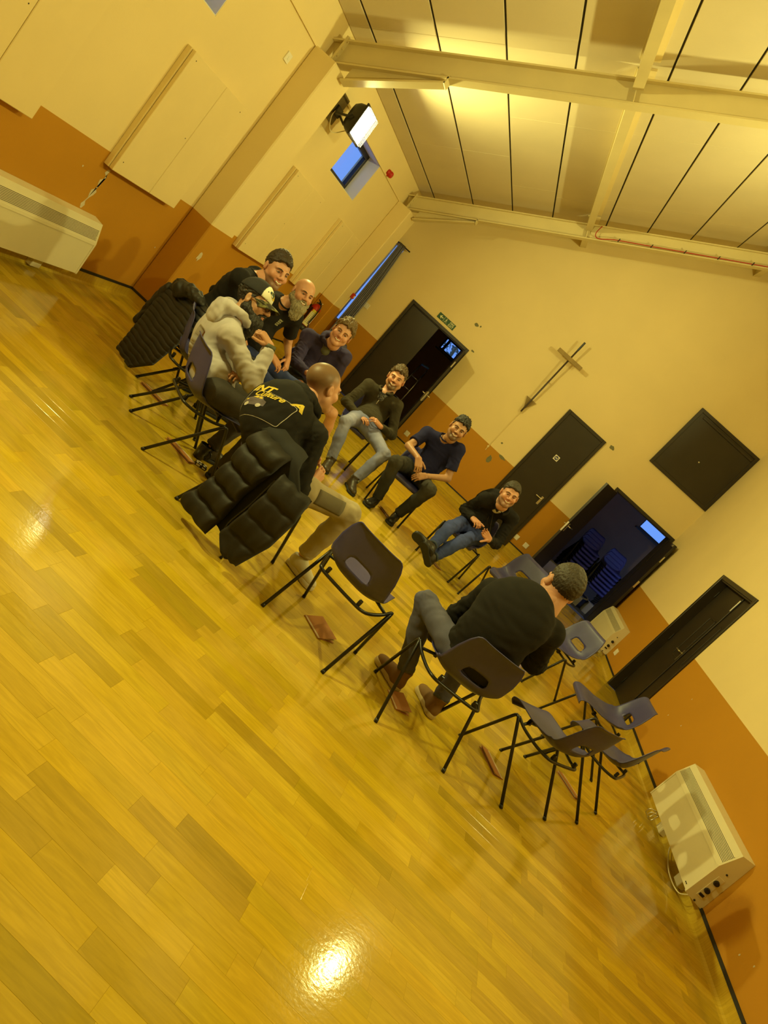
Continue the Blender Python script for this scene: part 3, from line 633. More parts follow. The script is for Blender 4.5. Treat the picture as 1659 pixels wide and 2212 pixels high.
m_ = MB(); m_.prism([(.036*math.cos(t), .036*math.sin(t)) for t in np.linspace(0, 2*math.pi, 28, endpoint=False)], (0, -.0025, 0), ex, ey, (0, -.0004, 0)); m_.build('disc', K['signblue'], g)
m_ = MB()
for k in (-1, 0, 1): m_.prism([(-.024, k*.009-.0025), (.024, k*.009-.0025), (.024, k*.009+.0025), (-.024, k*.009+.0025)], (0, -.003, 0), ex, ey, (0, -.0003, 0))
m_.build('print_lines', K['signwhite'], g)
# cross
g = empty('wall_cross', (3.68, -.02, 2.0), 'tall wooden wall cross with a thin pole leaning off the far wall', 'cross'); of = g.location
m_ = MB(); m_.tube([(3.682, -.05, 1.93), (3.682, -.065, 2.0), (3.682, -.17, 3.30)], .016, 10); m_.build('pole', K['darkwood'], g, True, off=of)
m_ = MB(); m_.tube([(3.682, -.17, 3.30), (3.683, -.185, 3.475)], .019, 10); m_.build('pole_cap', K['black'], g, off=of)
m_ = MB(); m_.box2((3.426, -.215, 3.075), (3.945, -.175, 3.145), .004); m_.build('crossbar', K['wood'], g, off=of)
m_ = MB(); m_.prism([(3.575, 2.20), (3.785, 2.20), (3.685, 1.985)], (0, -.03, 0), ex, ey, (0, .025, 0)); m_.build('foot_bracket', K['wood'], g, off=of)
m_ = MB(); m_.box2((3.672, -.09, 2.60), (3.692, -.002, 2.62)); m_.build('stay', K['wood'], g, off=of)
m_ = MB(); m_.tube(smoothpath([(3.682, -.05, 1.94), (3.684, -.012, 1.88), (3.684, -.008, 1.5), (3.683, -.008, 1.12), (3.69, -.01, 1.02)], 5), .007, 6); m_.lathe([(.02, 0), (.02, .012)], 12, Matrix.Translation((3.682, -.001, 1.10)) @ Matrix.Rotation(math.pi/2, 4, 'X')); m_.build('cable', K['cream'], g, off=of)
# red alarm cable clipped along the far beam
cab = [(2.665, -1.10, 4.78), (2.66, -1.10, 4.66), (2.70, -1.10, 4.605), (2.78, -1.10, 4.63)]+[(x, -1.10, 4.605+.577*(x-2.712)+.012) for x in np.arange(2.95, 7.0, .4)]
g = empty('alarm_cable', (2.66, -1.1, 4.6), 'red cable clipped along the far roof beam', 'cable'); of = g.location
m_ = MB(); m_.tube(smoothpath(cab, 4), .008, 6); m_.build('cable', K['redcable'], g, True, off=of)
m_ = MB()
for x in np.arange(3.0, 6.9, .43): z = 4.605+.577*(x-2.712)+.012; m_.box2((x-.007, -1.112, z-.02), (x+.007, -1.078, z+.03))
m_.build('clips', K['dark'], g, off=of)
# fire extinguisher
g = empty('fire_extinguisher', (.155, -1.47, .50), 'red fire extinguisher hung beside the corner pilaster behind the bald man', 'extinguisher')
m_ = MB(); m_.lathe([(.080, 0), (.085, .012), (.085, .09)], 24); m_.build('base_ring', K['black'], g, True)
m_ = MB(); m_.lathe([(.083, .085), (.083, .40), (.075, .44), (.05, .47), (.028, .485), (.022, .50)], 24); m_.build('cylinder', K['red'], g, True)
def cylpatch(r, z0, z1, a0, a1, n=10):
    V = []; F = []
    for i, a in enumerate(np.linspace(a0, a1, n)): V += [(r*math.cos(a), r*math.sin(a), z0), (r*math.cos(a), r*math.sin(a), z1)]
    for i in range(n-1): F.append((2*i, 2*i+2, 2*i+3, 2*i+1))
    return V, F
A0 = math.radians(-95)
V, F = cylpatch(.0836, .10, .345, A0, A0+1.5); lb = mesh('label', V, F, K['signwhite'], g)
V, F = cylpatch(.0837, .345, .39, A0+.1, A0+1.5); mesh('label_band', V, F, mat('yellow_label', (.7, .62, .05), .5), g)
m_ = MB()
for k in range(8):
    V, F = cylpatch(.0840, .335-k*.026-.006, .335-k*.026, A0+.25, A0+1.2 if k % 3 else A0+.95); m_.add(V, F)
m_.build('print_lines', mat('label_print_grey', (.25, .22, .2), .6), lb)
V, F = cylpatch(.0838, .10, .40, A0-.75, A0-.1); mesh('back_band', V, F, K['black'], g)
m_ = MB(); m_.lathe([(.024, .495), (.024, .53), (.016, .54)], 12); m_.tube([(0, 0, .535), (-.02, -.09, .56)], .010, 6); m_.tube([(0, 0, .52), (-.02, -.085, .50)], .010, 6); m_.build('valve_levers', K['black'], g)
m_ = MB(); m_.tube(smoothpath([(.02, -.02, .52), (.07, -.07, .48), (.085, -.075, .35), (.08, -.07, .15)], 6), .011, 8); m_.build('hose', K['black'], g, True)
m_ = MB(); m_.ell((.03, .02, .53), (.014, .014, .014), 10, 6); m_.build('gauge', K['metal'], g, True)
m_ = MB(); m_.box2((-.154, -.03, .30), (-.08, .03, .42)); m_.build('wall_bracket', K['black'], g)
# sack truck in the far store
g = empty('sack_truck', (1.72, .95, 0), 'black folding sack truck with a blue grip in the open exit', 'trolley')
m_ = MB()
for s in (-.10, .10): m_.tube([(s, 0, .06), (s, .10, .75), (s*.8, .18, 1.32)], .014, 8)
for z in (.3, .55, .8, 1.05): m_.tube([(-.10, .02+.13*z, z), (.10, .02+.13*z, z)], .010, 6)
m_.build('frame', K['metal'], g, True)
m_ = MB(); m_.tube([(-.08, .18, 1.33), (.08, .18, 1.36)], .02, 8); m_.build('grip', mat('blue_grip', (.05, .16, .6), .5), g)
m_ = MB(); m_.box2((-.16, -.16, .03), (.16, .0, .04)); m_.build('toe_plate', K['metal'], g)
for s in (-.14, .14):
    m_ = MB(); m_.lathe([(.02, -.015), (.07, -.015), (.075, 0), (.07, .015), (.02, .015)], 18, Matrix.Translation((s, .06, .076)) @ Matrix.Rotation(math.pi/2, 4, 'Y'), False); m_.build('wheel', K['black'], g)
# boxes in the right store
def carton(c, rz, sx, sy, sz, label, m='white'):
    g = empty('carton', c, label, 'box', None, rz); mt = mat('store_card', (.30, .30, .28), .8) if m == 'white' else K['darkwood']
    MB().box2((-sx, -sy, 0), (sx, sy, sz), .004).build('body', mt, g)
    for s in (-1, 1): MB().obox((s*(sx+.03), 0, sz+.012), [nrm((1, 0, .5*s)), (0, 1, 0), nrm((-.5*s, 0, 1))], (.05, sy, .003)).build('flap', mt, g)
carton((6.02, .62, 0), .3, .16, .12, .32, 'pale open carton just inside the store doorway')
carton((6.78, .75, 0), -.2, .15, .12, .20, 'low pale carton between the dark chair stacks')
carton((7.15, .80, 0), .1, .11, .10, .22, 'small pale carton by the right store door leaf')
# shrubs outside the windows
def shrub(loc, r, n, label, seed):
    rr = np.random.RandomState(seed); g = empty('shrub', loc, label, 'shrub', None); m_ = MB()
    for _ in range(n):
        d = nrm(rr.randn(3)); c = d*r*np.array([.8, 1.2, 1.1])*rr.uniform(.55, 1)+np.array([0, 0, r*1.6]); a = nrm(rr.randn(3)); b = nrm(np.cross(a, rr.randn(3))); s = rr.uniform(.05, .10)
        m_.add([c-a*s, c-b*s*.4, c+a*s, c+b*s*.4], [(0, 1, 2, 3)])
    o = m_.build('leaves', K['foliage'], g); tag(o, kind='stuff')
    m_ = MB(); m_.tube(smoothpath([(0, 0, 0), (.05, .03, r), (-.04, .05, r*1.9)], 5), [.05]*5+[.04]*6, 8); m_.build('stem', K['wood'], g)
shrub((-2.9, -1.7, 0), 1.5, 700, 'leafy shrub outside the small left window at dusk', 1)
shrub((1.45, 4.9, 0), 1.1, 700, 'leafy shrub outside the far store window at dusk', 2)
# ================================================================ CHAIRS
def solidify(V, F, t):
    V = np.asarray(V, float); Nn = np.zeros_like(V)
    for f in F:
        n = np.cross(V[f[1]]-V[f[0]], V[f[2]]-V[f[0]])
        for i in f: Nn[i] += n
    Nn /= np.linalg.norm(Nn, axis=1)[:, None]+1e-12
    n = len(V); V2 = np.vstack([V, V-Nn*t]); F2 = [tuple(f) for f in F]+[tuple(i+n for i in f[::-1]) for f in F]
    ed = {}
    for f in F:
        for a, b in zip(f, list(f[1:])+[f[0]]): ed[(a, b)] = 1
    for (a, b) in ed:
        if (b, a) not in ed: F2.append((b, a, a+n, b+n))
    return V2, F2
def shell_geo():
    pts = smoothpath([(.228, .404), (.243, .424), (.235, .443), (.19, .452), (.10, .446), (0, .437), (-.09, .432), (-.15, .441), (-.195, .468), (-.222, .515), (-.238, .58), (-.252, .65), (-.265, .715), (-.276, .755), (-.294, .768)], 12)
    pts = np.array(pts); s = np.concatenate([[0], np.cumsum(np.linalg.norm(np.diff(pts, axis=0), axis=1))]); s /= s[-1]
    nv, nu = 61, 33; v = np.linspace(0, 1, nv); y = np.interp(v, s, pts[:, 0]); z = np.interp(v, s, pts[:, 1])
    ty, tz = np.gradient(y), np.gradient(z); L = np.hypot(ty, tz); ny, nz = tz/L, -ty/L   # inside normal: up over the seat, forward over the back
    sz_ = s
    hw = np.interp(v, [0, .03, .08, .3, .5, .6, .7, .82, .92, .965, 1], [.165, .185, .197, .207, .216, .220, .222, .215, .196, .178, .150])
    lift = np.interp(v, [0, .1, .3, .45, .56, .66, .8, 1], [.0, .010, .018, .045, .062, .040, .022, .006])
    u = np.linspace(-1, 1, nu); V = np.zeros((nv, nu, 3))
    for i in range(nv):
        l = lift[i]*np.abs(u)**3.2; V[i, :, 0] = u*hw[i]; V[i, :, 1] = y[i]+ny[i]*l; V[i, :, 2] = z[i]+nz[i]*l
    zc = .548; i0 = int(np.argmin(np.abs(z-zc)+(v < .5)*9)); vc = v[i0]; sc = (pts.shape[0]); tot = np.sum(np.linalg.norm(np.diff(pts, axis=0), axis=1))
    def hole(uu, vv, h): 
        a = uu*h/(.088-.02*((vv-vc)*tot/.04)*.5); b = (vv-vc)*tot/.038; return (abs(a)**4+abs(b)**4)
    F = []; bad = set()
    for i in range(nv-1):
        for j in range(nu-1):
            um, vm = (u[j]+u[j+1])/2, (v[i]+v[i+1])/2
            if hole(um, vm, (hw[i]+hw[i+1])/2) < 1: bad.add((i, j)); continue
            F.append((i*nu+j, i*nu+j+1, (i+1)*nu+j+1, (i+1)*nu+j))
    # pull the rim of the hand hole onto its rounded outline
    rim = set()
    for (i, j) in bad:
        for a, b in ((i, j), (i+1, j), (i, j+1), (i+1, j+1)):
            nb = [(a-1, b-1), (a-1, b), (a, b-1), (a, b)]
            if any(q not in bad for q in nb): rim.add((a, b))
    for (i, j) in rim:
        h = hole(u[j], v[i], hw[i]); k = (1/max(h, 1e-6))**.25; uu, vv = u[j]*k, vc+(v[i]-vc)*k
        yy, zz = np.interp(vv, v, y), np.interp(vv, v, z); l = np.interp(vv, v, lift)*abs(uu)**3.2
        V[i, j] = (uu*hw[i], yy+np.interp(vv, v, ny)*l, zz+np.interp(vv, v, nz)*l)
    V = V.reshape(-1, 3); used = sorted({i for f in F for i in f}); mp = {a: k for k, a in enumerate(used)}
    F = [tuple(mp[i] for i in f) for f in F]; V = V[used]
    return solidify(V, F, .006)
SV, SF = shell_geo()
def chair_proto():
    r = bpy.data.objects.new('stacking_chair', None); COL.objects.link(r); r.empty_display_size = .1
    mesh('seat_shell', SV, SF, K['shell'], r, True)
    for sx in (-1, 1):
        ap = np.array([sx*.266, .09, .438])
        for sy, foot in ((-1, np.array([sx*.258, -.28, 0])), (1, np.array([sx*.245, .282, 0]))):
            d = nrm(foot-ap); oth = nrm((np.array([sx*.245, .282, 0]) if sy < 0 else np.array([sx*.258, -.28, 0]))-ap)
            p1 = ap+d*.05; pm = ap+(d+oth)*.014+np.array([0, 0, .002])
            pts = [foot]+[p1]+[(1-t)**2*p1+2*t*(1-t)*(ap+d*.012)+t*t*pm for t in (.35, .7, 1)]
            m_ = MB(); m_.tube(pts, .0112, 8); m_.tube([foot, foot+(ap-foot)*.04], .0128, 8); m_.build('leg', K['tube'], r, True)
    pth = smoothpath([(-.263, .075, .424), (-.240, .0, .398), (-.205, -.12, .388), (-.17, -.205, .394), (-.09, -.222, .394), (.09, -.222, .394), (.17, -.205, .394), (.205, -.12, .388), (.240, .0, .398), (.263, .075, .424)], 5)
    m_ = MB(); m_.tube(pth, .0105, 8); m_.build('seat_frame', K['tube'], r, True)
    m_ = MB(); m_.tube([(-.245, .03, .405), (-.12, .07, .416), (.12, .07, .416), (.245, .03, .405)], .0105, 8); m_.build('cross_bar', K['tube'], r, True)
    for sx in (-1, 1):
        for y_, h_ in ((-.205, .012), (.07, .014)):
            m_ = MB(); m_.box2((sx*.13-.012, y_-h_, .398), (sx*.13+.012, y_+h_, .436), .004); m_.build('bracket', K['tube'], r)
    return r
proto = chair_proto(); chair_used = [False]
def chair(x, y, rz, label, group='navy stacking chairs set in a circle', z=0.):
    if not chair_used[0]: o = proto; chair_used[0] = True
    else:
        o = proto.copy(); COL.objects.link(o)
        for ch in proto.children:
            c = ch.copy(); COL.objects.link(c); c.parent = o
    o.location = (x, y, z); o.rotation_euler = (0, 0, rz); return tag(o, label, 'chair', group)
chair(3.792, -9.037, -.171, 'empty navy chair seen from behind, between the puffer jacket and the black sweater')
chair(4.572, -8.992, .290, 'navy chair under the man in the black sweater and tan boots')
chair(5.335, -8.593, .774, 'empty navy chair seen from behind, just right of the man in black sweater')
chair(5.906, -7.870, 1.091, 'empty navy chair closest to the right wall heater')
chair(5.998, -6.977, 1.666, 'empty navy chair beside the recessed dark door, hand hole showing')
chair(5.58, -6.028, 2.239, 'empty navy chair with hand hole, in front of the small heater by the store doorway')
chair(4.93, -5.36, 2.75, 'empty navy chair half hidden by the head of the man in the black sweater')
chair(4.244, -5.14, 2.98, 'navy chair under the man stretching out his crossed feet')
chair(3.342, -4.963, 3.341, 'navy chair under the man in the navy t-shirt')
chair(2.42, -4.66, 3.34, 'navy chair under the man in the olive pullover')
chair(1.92, -5.85, -2.25, 'navy chair under the curly-haired man in the zipped hoodie')
chair(1.50, -6.62, -1.70, 'navy chair under the bald man with the grey beard')
chair(1.47, -7.45, -.47, 'navy chair under the dark-haired man, a thin quilted coat on its back')
chair(1.76, -7.869, -1.043, 'empty navy chair between the quilted coat and the man in the grey hoodie')
chair(2.193, -8.435, -.765, 'navy chair under the man in the grey hoodie and cap')
chair(2.964, -8.842, -.345, 'navy chair under the man with the shaved head, puffer jacket on its back')
chair(.84, -2.55, -1.2, 'spare navy chair by the left wall below the fire extinguisher', 'spare navy chairs by the left wall')
chair(.80, -1.25, -2.6, 'spare navy chair in the far corner, left of the open exit', 'spare navy chairs by the left wall')
ORD = 'lowest second third fourth fifth sixth topmost'.split()
for sx, sy, nm in ((6.50, 1.45, 'left'), (7.05, 1.30, 'right')):
    for k in range(7): chair(sx, sy+.028*k, math.pi+.08, '%s navy chair of the %s stack in the dark store' % (ORD[k], nm), 'stacked chairs in the store', .078*k)
# ================================================================ SMALL THINGS ON THE FLOOR
def booklet(px, py, rz, label, L=.21, Wd=.145, gap=12):
    g = empty('booklet', (px, py, 0), label, 'booklet', 'brown booklets on the floor', rz); a = math.radians(gap); m_ = MB()
    m_.box2((-L/2, -Wd/2, .001), (L/2, Wd/2, .003)); m_.build('lower_cover', K['brown'], g)
    e = np.array([0, -math.cos(a), math.sin(a)]); n_ = np.array([0, math.sin(a), math.cos(a)]); c = np.array([0, Wd/2, .004])+e*Wd/2
    m_ = MB(); m_.obox(c, [(1, 0, 0), e, n_], (L/2, Wd/2, .001)); m_.build('upper_cover', K['brown'], g)
    m_ = MB(); e2 = np.array([0, -math.cos(a*.45), math.sin(a*.45)]); m_.obox(np.array([0, Wd/2-.004, .0055])+e2*(Wd/2-.006), [(1, 0, 0), e2, nrm(np.cross((1, 0, 0), e2))], (L/2-.004, Wd/2-.006, .0018)); m_.build('pages', K['paper'], g)
booklet(3.815, -8.93, 2.5, 'brown booklet lying open in the shade of the empty chair seen from behind', .20, .15, 12)
booklet(5.24, -8.53, -1.0, 'folded brown booklet between the tan boots and the next empty chair', .25, .10, 9)
booklet(6.0, -7.73, -.85, 'brown booklet under the empty chair closest to the right heater', .25, .10, 9)
booklet(2.23, -8.33, -.2, 'brown booklet on the floor beside the dark mug', .26, .10, 9)
booklet(1.60, -7.80, -.1, 'brown booklet under the empty chair beside the quilted coat', .26, .10, 9)
booklet(4.48, -8.90, 2.2, 'brown booklet between the two tan boots', .17, .12, 14)
booklet(3.42, -5.08, -.75, 'brown booklet between the black shoes of the man in navy', .22, .11, 14)
booklet(4.22, -5.22, -.7, 'brown booklet behind the crossed feet', .18, .10, 12)
g = empty('mug', (2.30, -8.17, 0), 'dark navy mug on the floor between two chairs', 'mug'); mm = mat('dark_glazed_mug', (.014, .016, .026), .25)
m_ = MB(); m_.lathe([(.036, .0005), (.040, .003), (.048, .115), (.0485, .118), (.0455, .118), (.038, .008), (.001, .007)], 28, None, False); m_.build('body', mm, g, True)
m_ = MB(); m_.tube([(.044+.03*math.sin(t), .0, .06-.032*math.cos(t)) for t in np.linspace(.1, 3.04, 12)], .0055, 8); h_ = m_.build('handle', mm, g, True); h_.rotation_euler = (0, 0, .2)
g = empty('card_box', (2.39, -8.27, 0), 'small black and white box on the floor beside the mug', 'box', None, .5)
MB().box2((-.045, -.03, 0), (.045, .03, .022), .002).build('box', K['black'], g)
m_ = MB()
for (a, b, c_, d) in ((-.044, -.03, -.028, .02), (-.02, -.029, -.002, -.008), (.012, -.02, .03, .0), (-.03, .01, .0, .028), (.02, .01, .043, .029)): m_.box2((a, b, .0222), (c_, d, .0226))
m_.box2((-.04, -.0305, .004), (-.01, -.0302, .018)); m_.box2((.01, -.0305, .006), (.035, -.0302, .016)); m_.build('print', K['white'], g)
g = empty('lighter_pouch', (2.46, -8.13, 0), 'tiny dark green packet beside the black and white box', 'packet', None, .9)
m_ = MB(); m_.box2((-.035, -.014, 0), (.035, .014, .014), .003); m_.build('pouch', mat('dark_green_packet', (.03, .05, .02), .5), g); MB().box2((-.036, -.0145, .009), (-.02, .0145, .0145), .002).build('flap', K['black'], g)
# ================================================================ PEOPLE (blended distance fields turned into one skin)
class S:
    def __init__(s, h): s.h = h; s.it = []
    def cone(s, a, b, r1, r2, k=.02, flat=None, ends='', op='u'):
        a, b = np.asarray(a, float), np.asarray(b, float); ab = b-a; L = np.linalg.norm(ab)+1e-9; t_ = ab/L
        def fn(p):
            q = p-a; t = np.clip((q@t_)/L, 0, 1); v = q-t[..., None]*ab
            if flat is not None:
                n, f = flat; v = v+((f-1)*(v@n))[..., None]*n
            d = np.sqrt((v*v).sum(-1))-(r1+(r2-r1)*t)
            if 'b' in ends: d = np.maximum(d, (q@t_)-L)
            if 'a' in ends: d = np.maximum(d, -(q@t_))
            return d
        r = max(r1, r2)*(1 if flat is None or flat[1] >= 1 else 1/flat[1]); s.it.append((fn, np.minimum(a, b)-r, np.maximum(a, b)+r, k, op)); return s
    def ell(s, c, r, ax=None, k=.03, op='u'):
        c = np.asarray(c, float); r = np.asarray(r, float); A = np.eye(3) if ax is None else np.asarray(ax, float)
        def fn(p):
            q = (p-c)@A.T; a = np.sqrt(((q/r)**2).sum(-1)); b = np.sqrt(((q/r**2)**2).sum(-1))+1e-9; return a*(a-1)/b
        ext = np.abs(A.T) @ r; s.it.append((fn, c-ext, c+ext, k, op)); return s
    def fn(s, f, lo, hi, k=.01, op='u'): s.it.append((f, np.asarray(lo, float), np.asarray(hi, float), k, op)); return s
    def mesh(s):
        h = s.h; u = [i for i in s.it if i[4] == 'u']; lo = np.min([i[1] for i in u], 0)-3*h-.01; hi = np.max([i[2] for i in u], 0)+3*h+.01
        n = np.ceil((hi-lo)/h).astype(int)+1; Dm = np.full(n, .2, np.float32); gx = [lo[a]+h*np.arange(n[a]) for a in range(3)]
        for f, a, b, k, op in s.it:
            m = k+.03; i0 = np.clip(((a-m-lo)/h).astype(int), 0, n-1); i1 = np.clip(np.ceil((b+m-lo)/h).astype(int)+1, 1, n)
            if (i1 <= i0).any(): continue
            sl = tuple(slice(i0[q], i1[q]) for q in range(3))
            P = np.stack(np.meshgrid(*[gx[q][sl[q]] for q in range(3)], indexing='ij'), -1); d = f(P).astype(np.float32); o = Dm[sl]
            if op == 'u': hh = np.clip(.5+.5*(o-d)/k, 0, 1); Dm[sl] = o+(d-o)*hh-k*hh*(1-hh)
            elif op == 'c': d = -d; hh = np.clip(.5-.5*(o-d)/k, 0, 1); Dm[sl] = o+(d-o)*hh+k*hh*(1-hh)
            else: hh = np.clip(.5-.5*(o-d)/k, 0, 1); Dm[sl] = o+(d-o)*hh+k*hh*(1-hh)
        return nets(Dm, lo, h)
OFF8 = np.array([(i, j, k) for i in (0, 1) for j in (0, 1) for k in (0, 1)])
ED = [(a, b) for a in range(8) for b in range(a+1, 8) if np.abs(OFF8[a]-OFF8[b]).sum() == 1]
def nets(Dm, lo, h):
    I = Dm < 0; n = np.array(Dm.shape); c = np.zeros(n-1, np.int8)
    for o in OFF8: c += I[o[0]:n[0]-1+o[0], o[1]:n[1]-1+o[1], o[2]:n[2]-1+o[2]]
    mx = (c > 0) & (c < 8); ci = np.argwhere(mx); ids = np.full(n-1, -1, np.int64); ids[mx] = np.arange(len(ci))
    vals = np.stack([Dm[ci[:, 0]+o[0], ci[:, 1]+o[1], ci[:, 2]+o[2]] for o in OFF8], 1)
    acc = np.zeros((len(ci), 3)); cnt = np.zeros(len(ci))
    for a, b in ED:
        m = (vals[:, a] < 0) != (vals[:, b] < 0); t = vals[m, a]/(vals[m, a]-vals[m, b])
        acc[m] += OFF8[a]+t[:, None]*(OFF8[b]-OFF8[a]); cnt[m] += 1
    V = lo+h*(ci+acc/cnt[:, None]); Q = []
    for ax in range(3):
        a, b = (ax+1) % 3, (ax+2) % 3
        s0 = [slice(1, -1)]*3; s1 = [slice(1, -1)]*3; s0[ax] = slice(0, -1); s1[ax] = slice(1, None)
        A = I[tuple(s0)]; B = I[tuple(s1)]; e = np.argwhere(A != B); e[:, a] += 1; e[:, b] += 1
        fl_ = I[e[:, 0], e[:, 1], e[:, 2]]
        def cell(da, db): q = e.copy(); q[:, a] += da; q[:, b] += db; return ids[q[:, 0], q[:, 1], q[:, 2]]
        q = np.stack([cell(-1, -1), cell(0, -1), cell(0, 0), cell(-1, 0)], 1); q[~fl_] = q[~fl_][:, ::-1]; Q.append(q)
    F = np.vstack(Q); F = F[(F >= 0).all(1)]; return V, F
def vnormals(V, F):
    N = np.zeros_like(V); n = np.cross(V[F[:, 2]]-V[F[:, 0]], V[F[:, 3]]-V[F[:, 1]])
    for k in range(4): np.add.at(N, F[:, k], n)
    return N/(np.linalg.norm(N, axis=1)[:, None]+1e-12)
def relax(V, F, it=2, a=.5):
    for _ in range(it):
        A = np.zeros_like(V); c = np.zeros(len(V))
        for k in range(4): np.add.at(A, F[:, k], V[F[:, (k+1) % 4]]+V[F[:, (k+3) % 4]]); np.add.at(c, F[:, k], 2)
        V = V+a*(A/c[:, None]-V)
    return V
def noise3(P, wl, seed=0, st=None):
    r = np.random.RandomState(seed); Q = P if st is None else P@np.asarray(st).T; o = np.zeros(len(P)); w = r.randn(3, 3)
    Q = Q+.25*wl*np.sin(Q@(w/np.linalg.norm(w, axis=1)[:, None]).T*(2*math.pi/(wl*2.1))+r.rand(3)*6)
    for i in range(6):
        d = nrm(r.randn(3)); o += np.sin(Q@d*(2*math.pi/wl*r.uniform(.7, 1.5))+r.rand()*6.28)
    return o/3.
FS = 1.06
def rotv(v, ax, a): ax = nrm(ax); return v*math.cos(a)+np.cross(ax, v)*math.sin(a)+ax*(ax@v)*(1-math.cos(a))
def hand(sd, wr, di, nb, side, curl=.7, thumb=.5, spread=.10):
    """five fingers on a palm: wr wrist, di direction of the palm, nb back of the hand, side +1 when the thumb lies along di x nb"""
    di = nrm(di); nb = nrm(nb-di*(nb@di)); x = np.cross(di, nb)*side; q = FS
    P = lambda a, b, c: wr+x*a*q+di*b*q+nb*c*q
    kn = [(-.031, .083, .0), (-.011, .091, .004), (.011, .092, .004), (.031, .087, 0)]
    for a, b, c in kn: sd.cone(P(a*.55, .005, 0), P(a, b, c), .019*q, .0125*q, .012)
    for (a, b, c), L, r in zip(kn, (.060, .076, .082, .073), (.0080, .0090, .0092, .0090)):
        p = P(a, b, c); d = nrm(di+x*a*spread*12); cu = curl*(1+.12*math.sin(a*90)); seg = (.46, .30, .24)
        axb = np.cross(nb, di)
        for i, f in enumerate(seg):
            d = rotv(d, axb, cu*(.75 if i == 0 else 1.0)); e = p+d*L*f*q; rr = r*q*(1-.10*i); sd.cone(p, e, rr, rr*.92, .004); p = e
    p = P(.020, .018, -.008); d = nrm(x*.75+di*.62-nb*.25)
    for i, (L, r) in enumerate(((.042, .0135), (.034, .0112), (.027, .0100))):
        e = p+d*L*q; sd.cone(p, e, r*q, r*q*.93, .006); p = e; d = nrm(d*math.cos(thumb*.6)+(di*.8-x*.5-nb*.3)*math.sin(thumb*.6))
def head_geo(c):
    """head in its own frame: x right, y forward, z up"""
    s = S(.0042); j = c.get('jaw', 1.); f = c.get('fat', 1.)
    s.ell((0, -.018, .038), (.077, .098, .086), k=.02).ell((0, .025, -.03), (.064*f, .066, .085), k=.03)
    for x in (-1, 1):
        s.cone((x*.050*j, -.002, -.062), (x*.012, .070, -.104), .026, .021, .025); s.ell((x*.040, .060, -.032), (.026*f, .024, .024), k=.02)
        s.cone((x*.012, .090, .020), (x*.046, .070, .022), .0105, .010, .012)
        s.ell((x*.031, .1015, .002), (.0175, .018, .0085), k=.012, op='c')
        s.ell((x*.0125, .100, -.034), (.0105, .012, .0095), k=.008)
        s.ell((x*.080, -.012, -.008), (.010, .020, .033), np.array([(.94, -.34*x, 0), (.34*x, .94, 0), (0, 0, 1)]), .008); s.ell((x*.0905, -.005, -.004), (.0055, .009, .017), k=.008, op='c')
    s.cone((0, .094, .016), (0, .114, -.028), .0088, .0125, .012).ell((0, .078, -.104), (.022, .018, .018), k=.02)
    sm = c.get('smile', 0)
    zc = -.066; zw = -.066+.008*sm; wd = .022+.006*sm
    s.cone((-wd, .082, zw+.003), (0, .096, zc+.006), .0050, .0065, .006).cone((wd, .082, zw+.003), (0, .096, zc+.006), .0050, .0065, .006)
    s.cone((-wd, .082, zw-.003), (0, .093, zc-.010), .0055, .0075, .006).cone((wd, .082, zw-.003), (0, .093, zc-.010), .0055, .0075, .006)
    if sm > .3: s.cone((-wd*.82, .096, zw-.001), (0, .108, zc-.003), .0050, .0078, .003, op='c').cone((wd*.82, .096, zw-.001), (0, .108, zc-.003), .0050, .0078, .003, op='c')
    s.cone((0, -.022, -.05), (0, -.040, -.13), .056, .058, .03)
    V, F = s.mesh(); V = relax(V, F, 1, .4)
    sk = np.array(c['skin']); col = np.tile(sk, (len(V), 1)); x, y, z = V.T
    def mixc(w_, cc): nonlocal col; col = col*(1-w_[:, None])+np.array(cc)*w_[:, None]
    mixc(np.clip(1-((np.abs(x)-.042)**2+(z+.028)**2)/.03**2, 0, 1)*(y > .03)*.35, sk*np.array([1.12, .78, .72]))
    mixc(np.clip(1-(x**2+(z+.03)**2)/.022**2, 0, 1)*(y > .095)*.35, sk*np.array([1.12, .8, .74]))
    lip = (np.abs(z-(-.066+.008*sm*np.minimum(1, np.abs(x)/wd)))-.0125 < 0) & (np.abs(x) < wd+.004) & (y > .083)
    mixc(lip*.8, sk*np.array([.86, .50, .46]))
    if sm > .3: mixc(((np.abs(z-(zc-.003+.008*sm*np.abs(x)/wd)) < .0055) & (np.abs(x) < wd*.9) & (y > .078))*.92, (.10, .02, .015))
    st = c.get('goatee', 0)
    if st: mixc(np.clip(1.3-np.hypot(x/.040, np.minimum(0, z+.078)/.05+np.maximum(0, z+.078)/.034), 0, .3)/.3*(y > .03)*(~lip)*st, c['hair'])
    st = c.get('stubble', 0)
    if st:
        zb = np.interp(y, [-.02, .02, .06, .1], [-.02, -.045, -.048, -.05]); mixc(np.clip((zb-z)/.012, 0, 1)*(y > -.03)*(z > -.13)*(~lip)*st, c['hair'])
    bz = c.get('buzz', 0)
    if bz:
        zh = hairline(y); mixc(np.clip((z-zh+.01)/.09, 0, 1)**.7*bz*(np.abs(x) < .083), c['hair'])
    return V*FS, F, col
def hairline(y, front=.072): return np.interp(y, [-.12, -.05, -.03, -.012, .022, .034, .060, .078, .12], [-.078, -.070, -.055, .005, .012, .040, front-.008, front, front+.02])
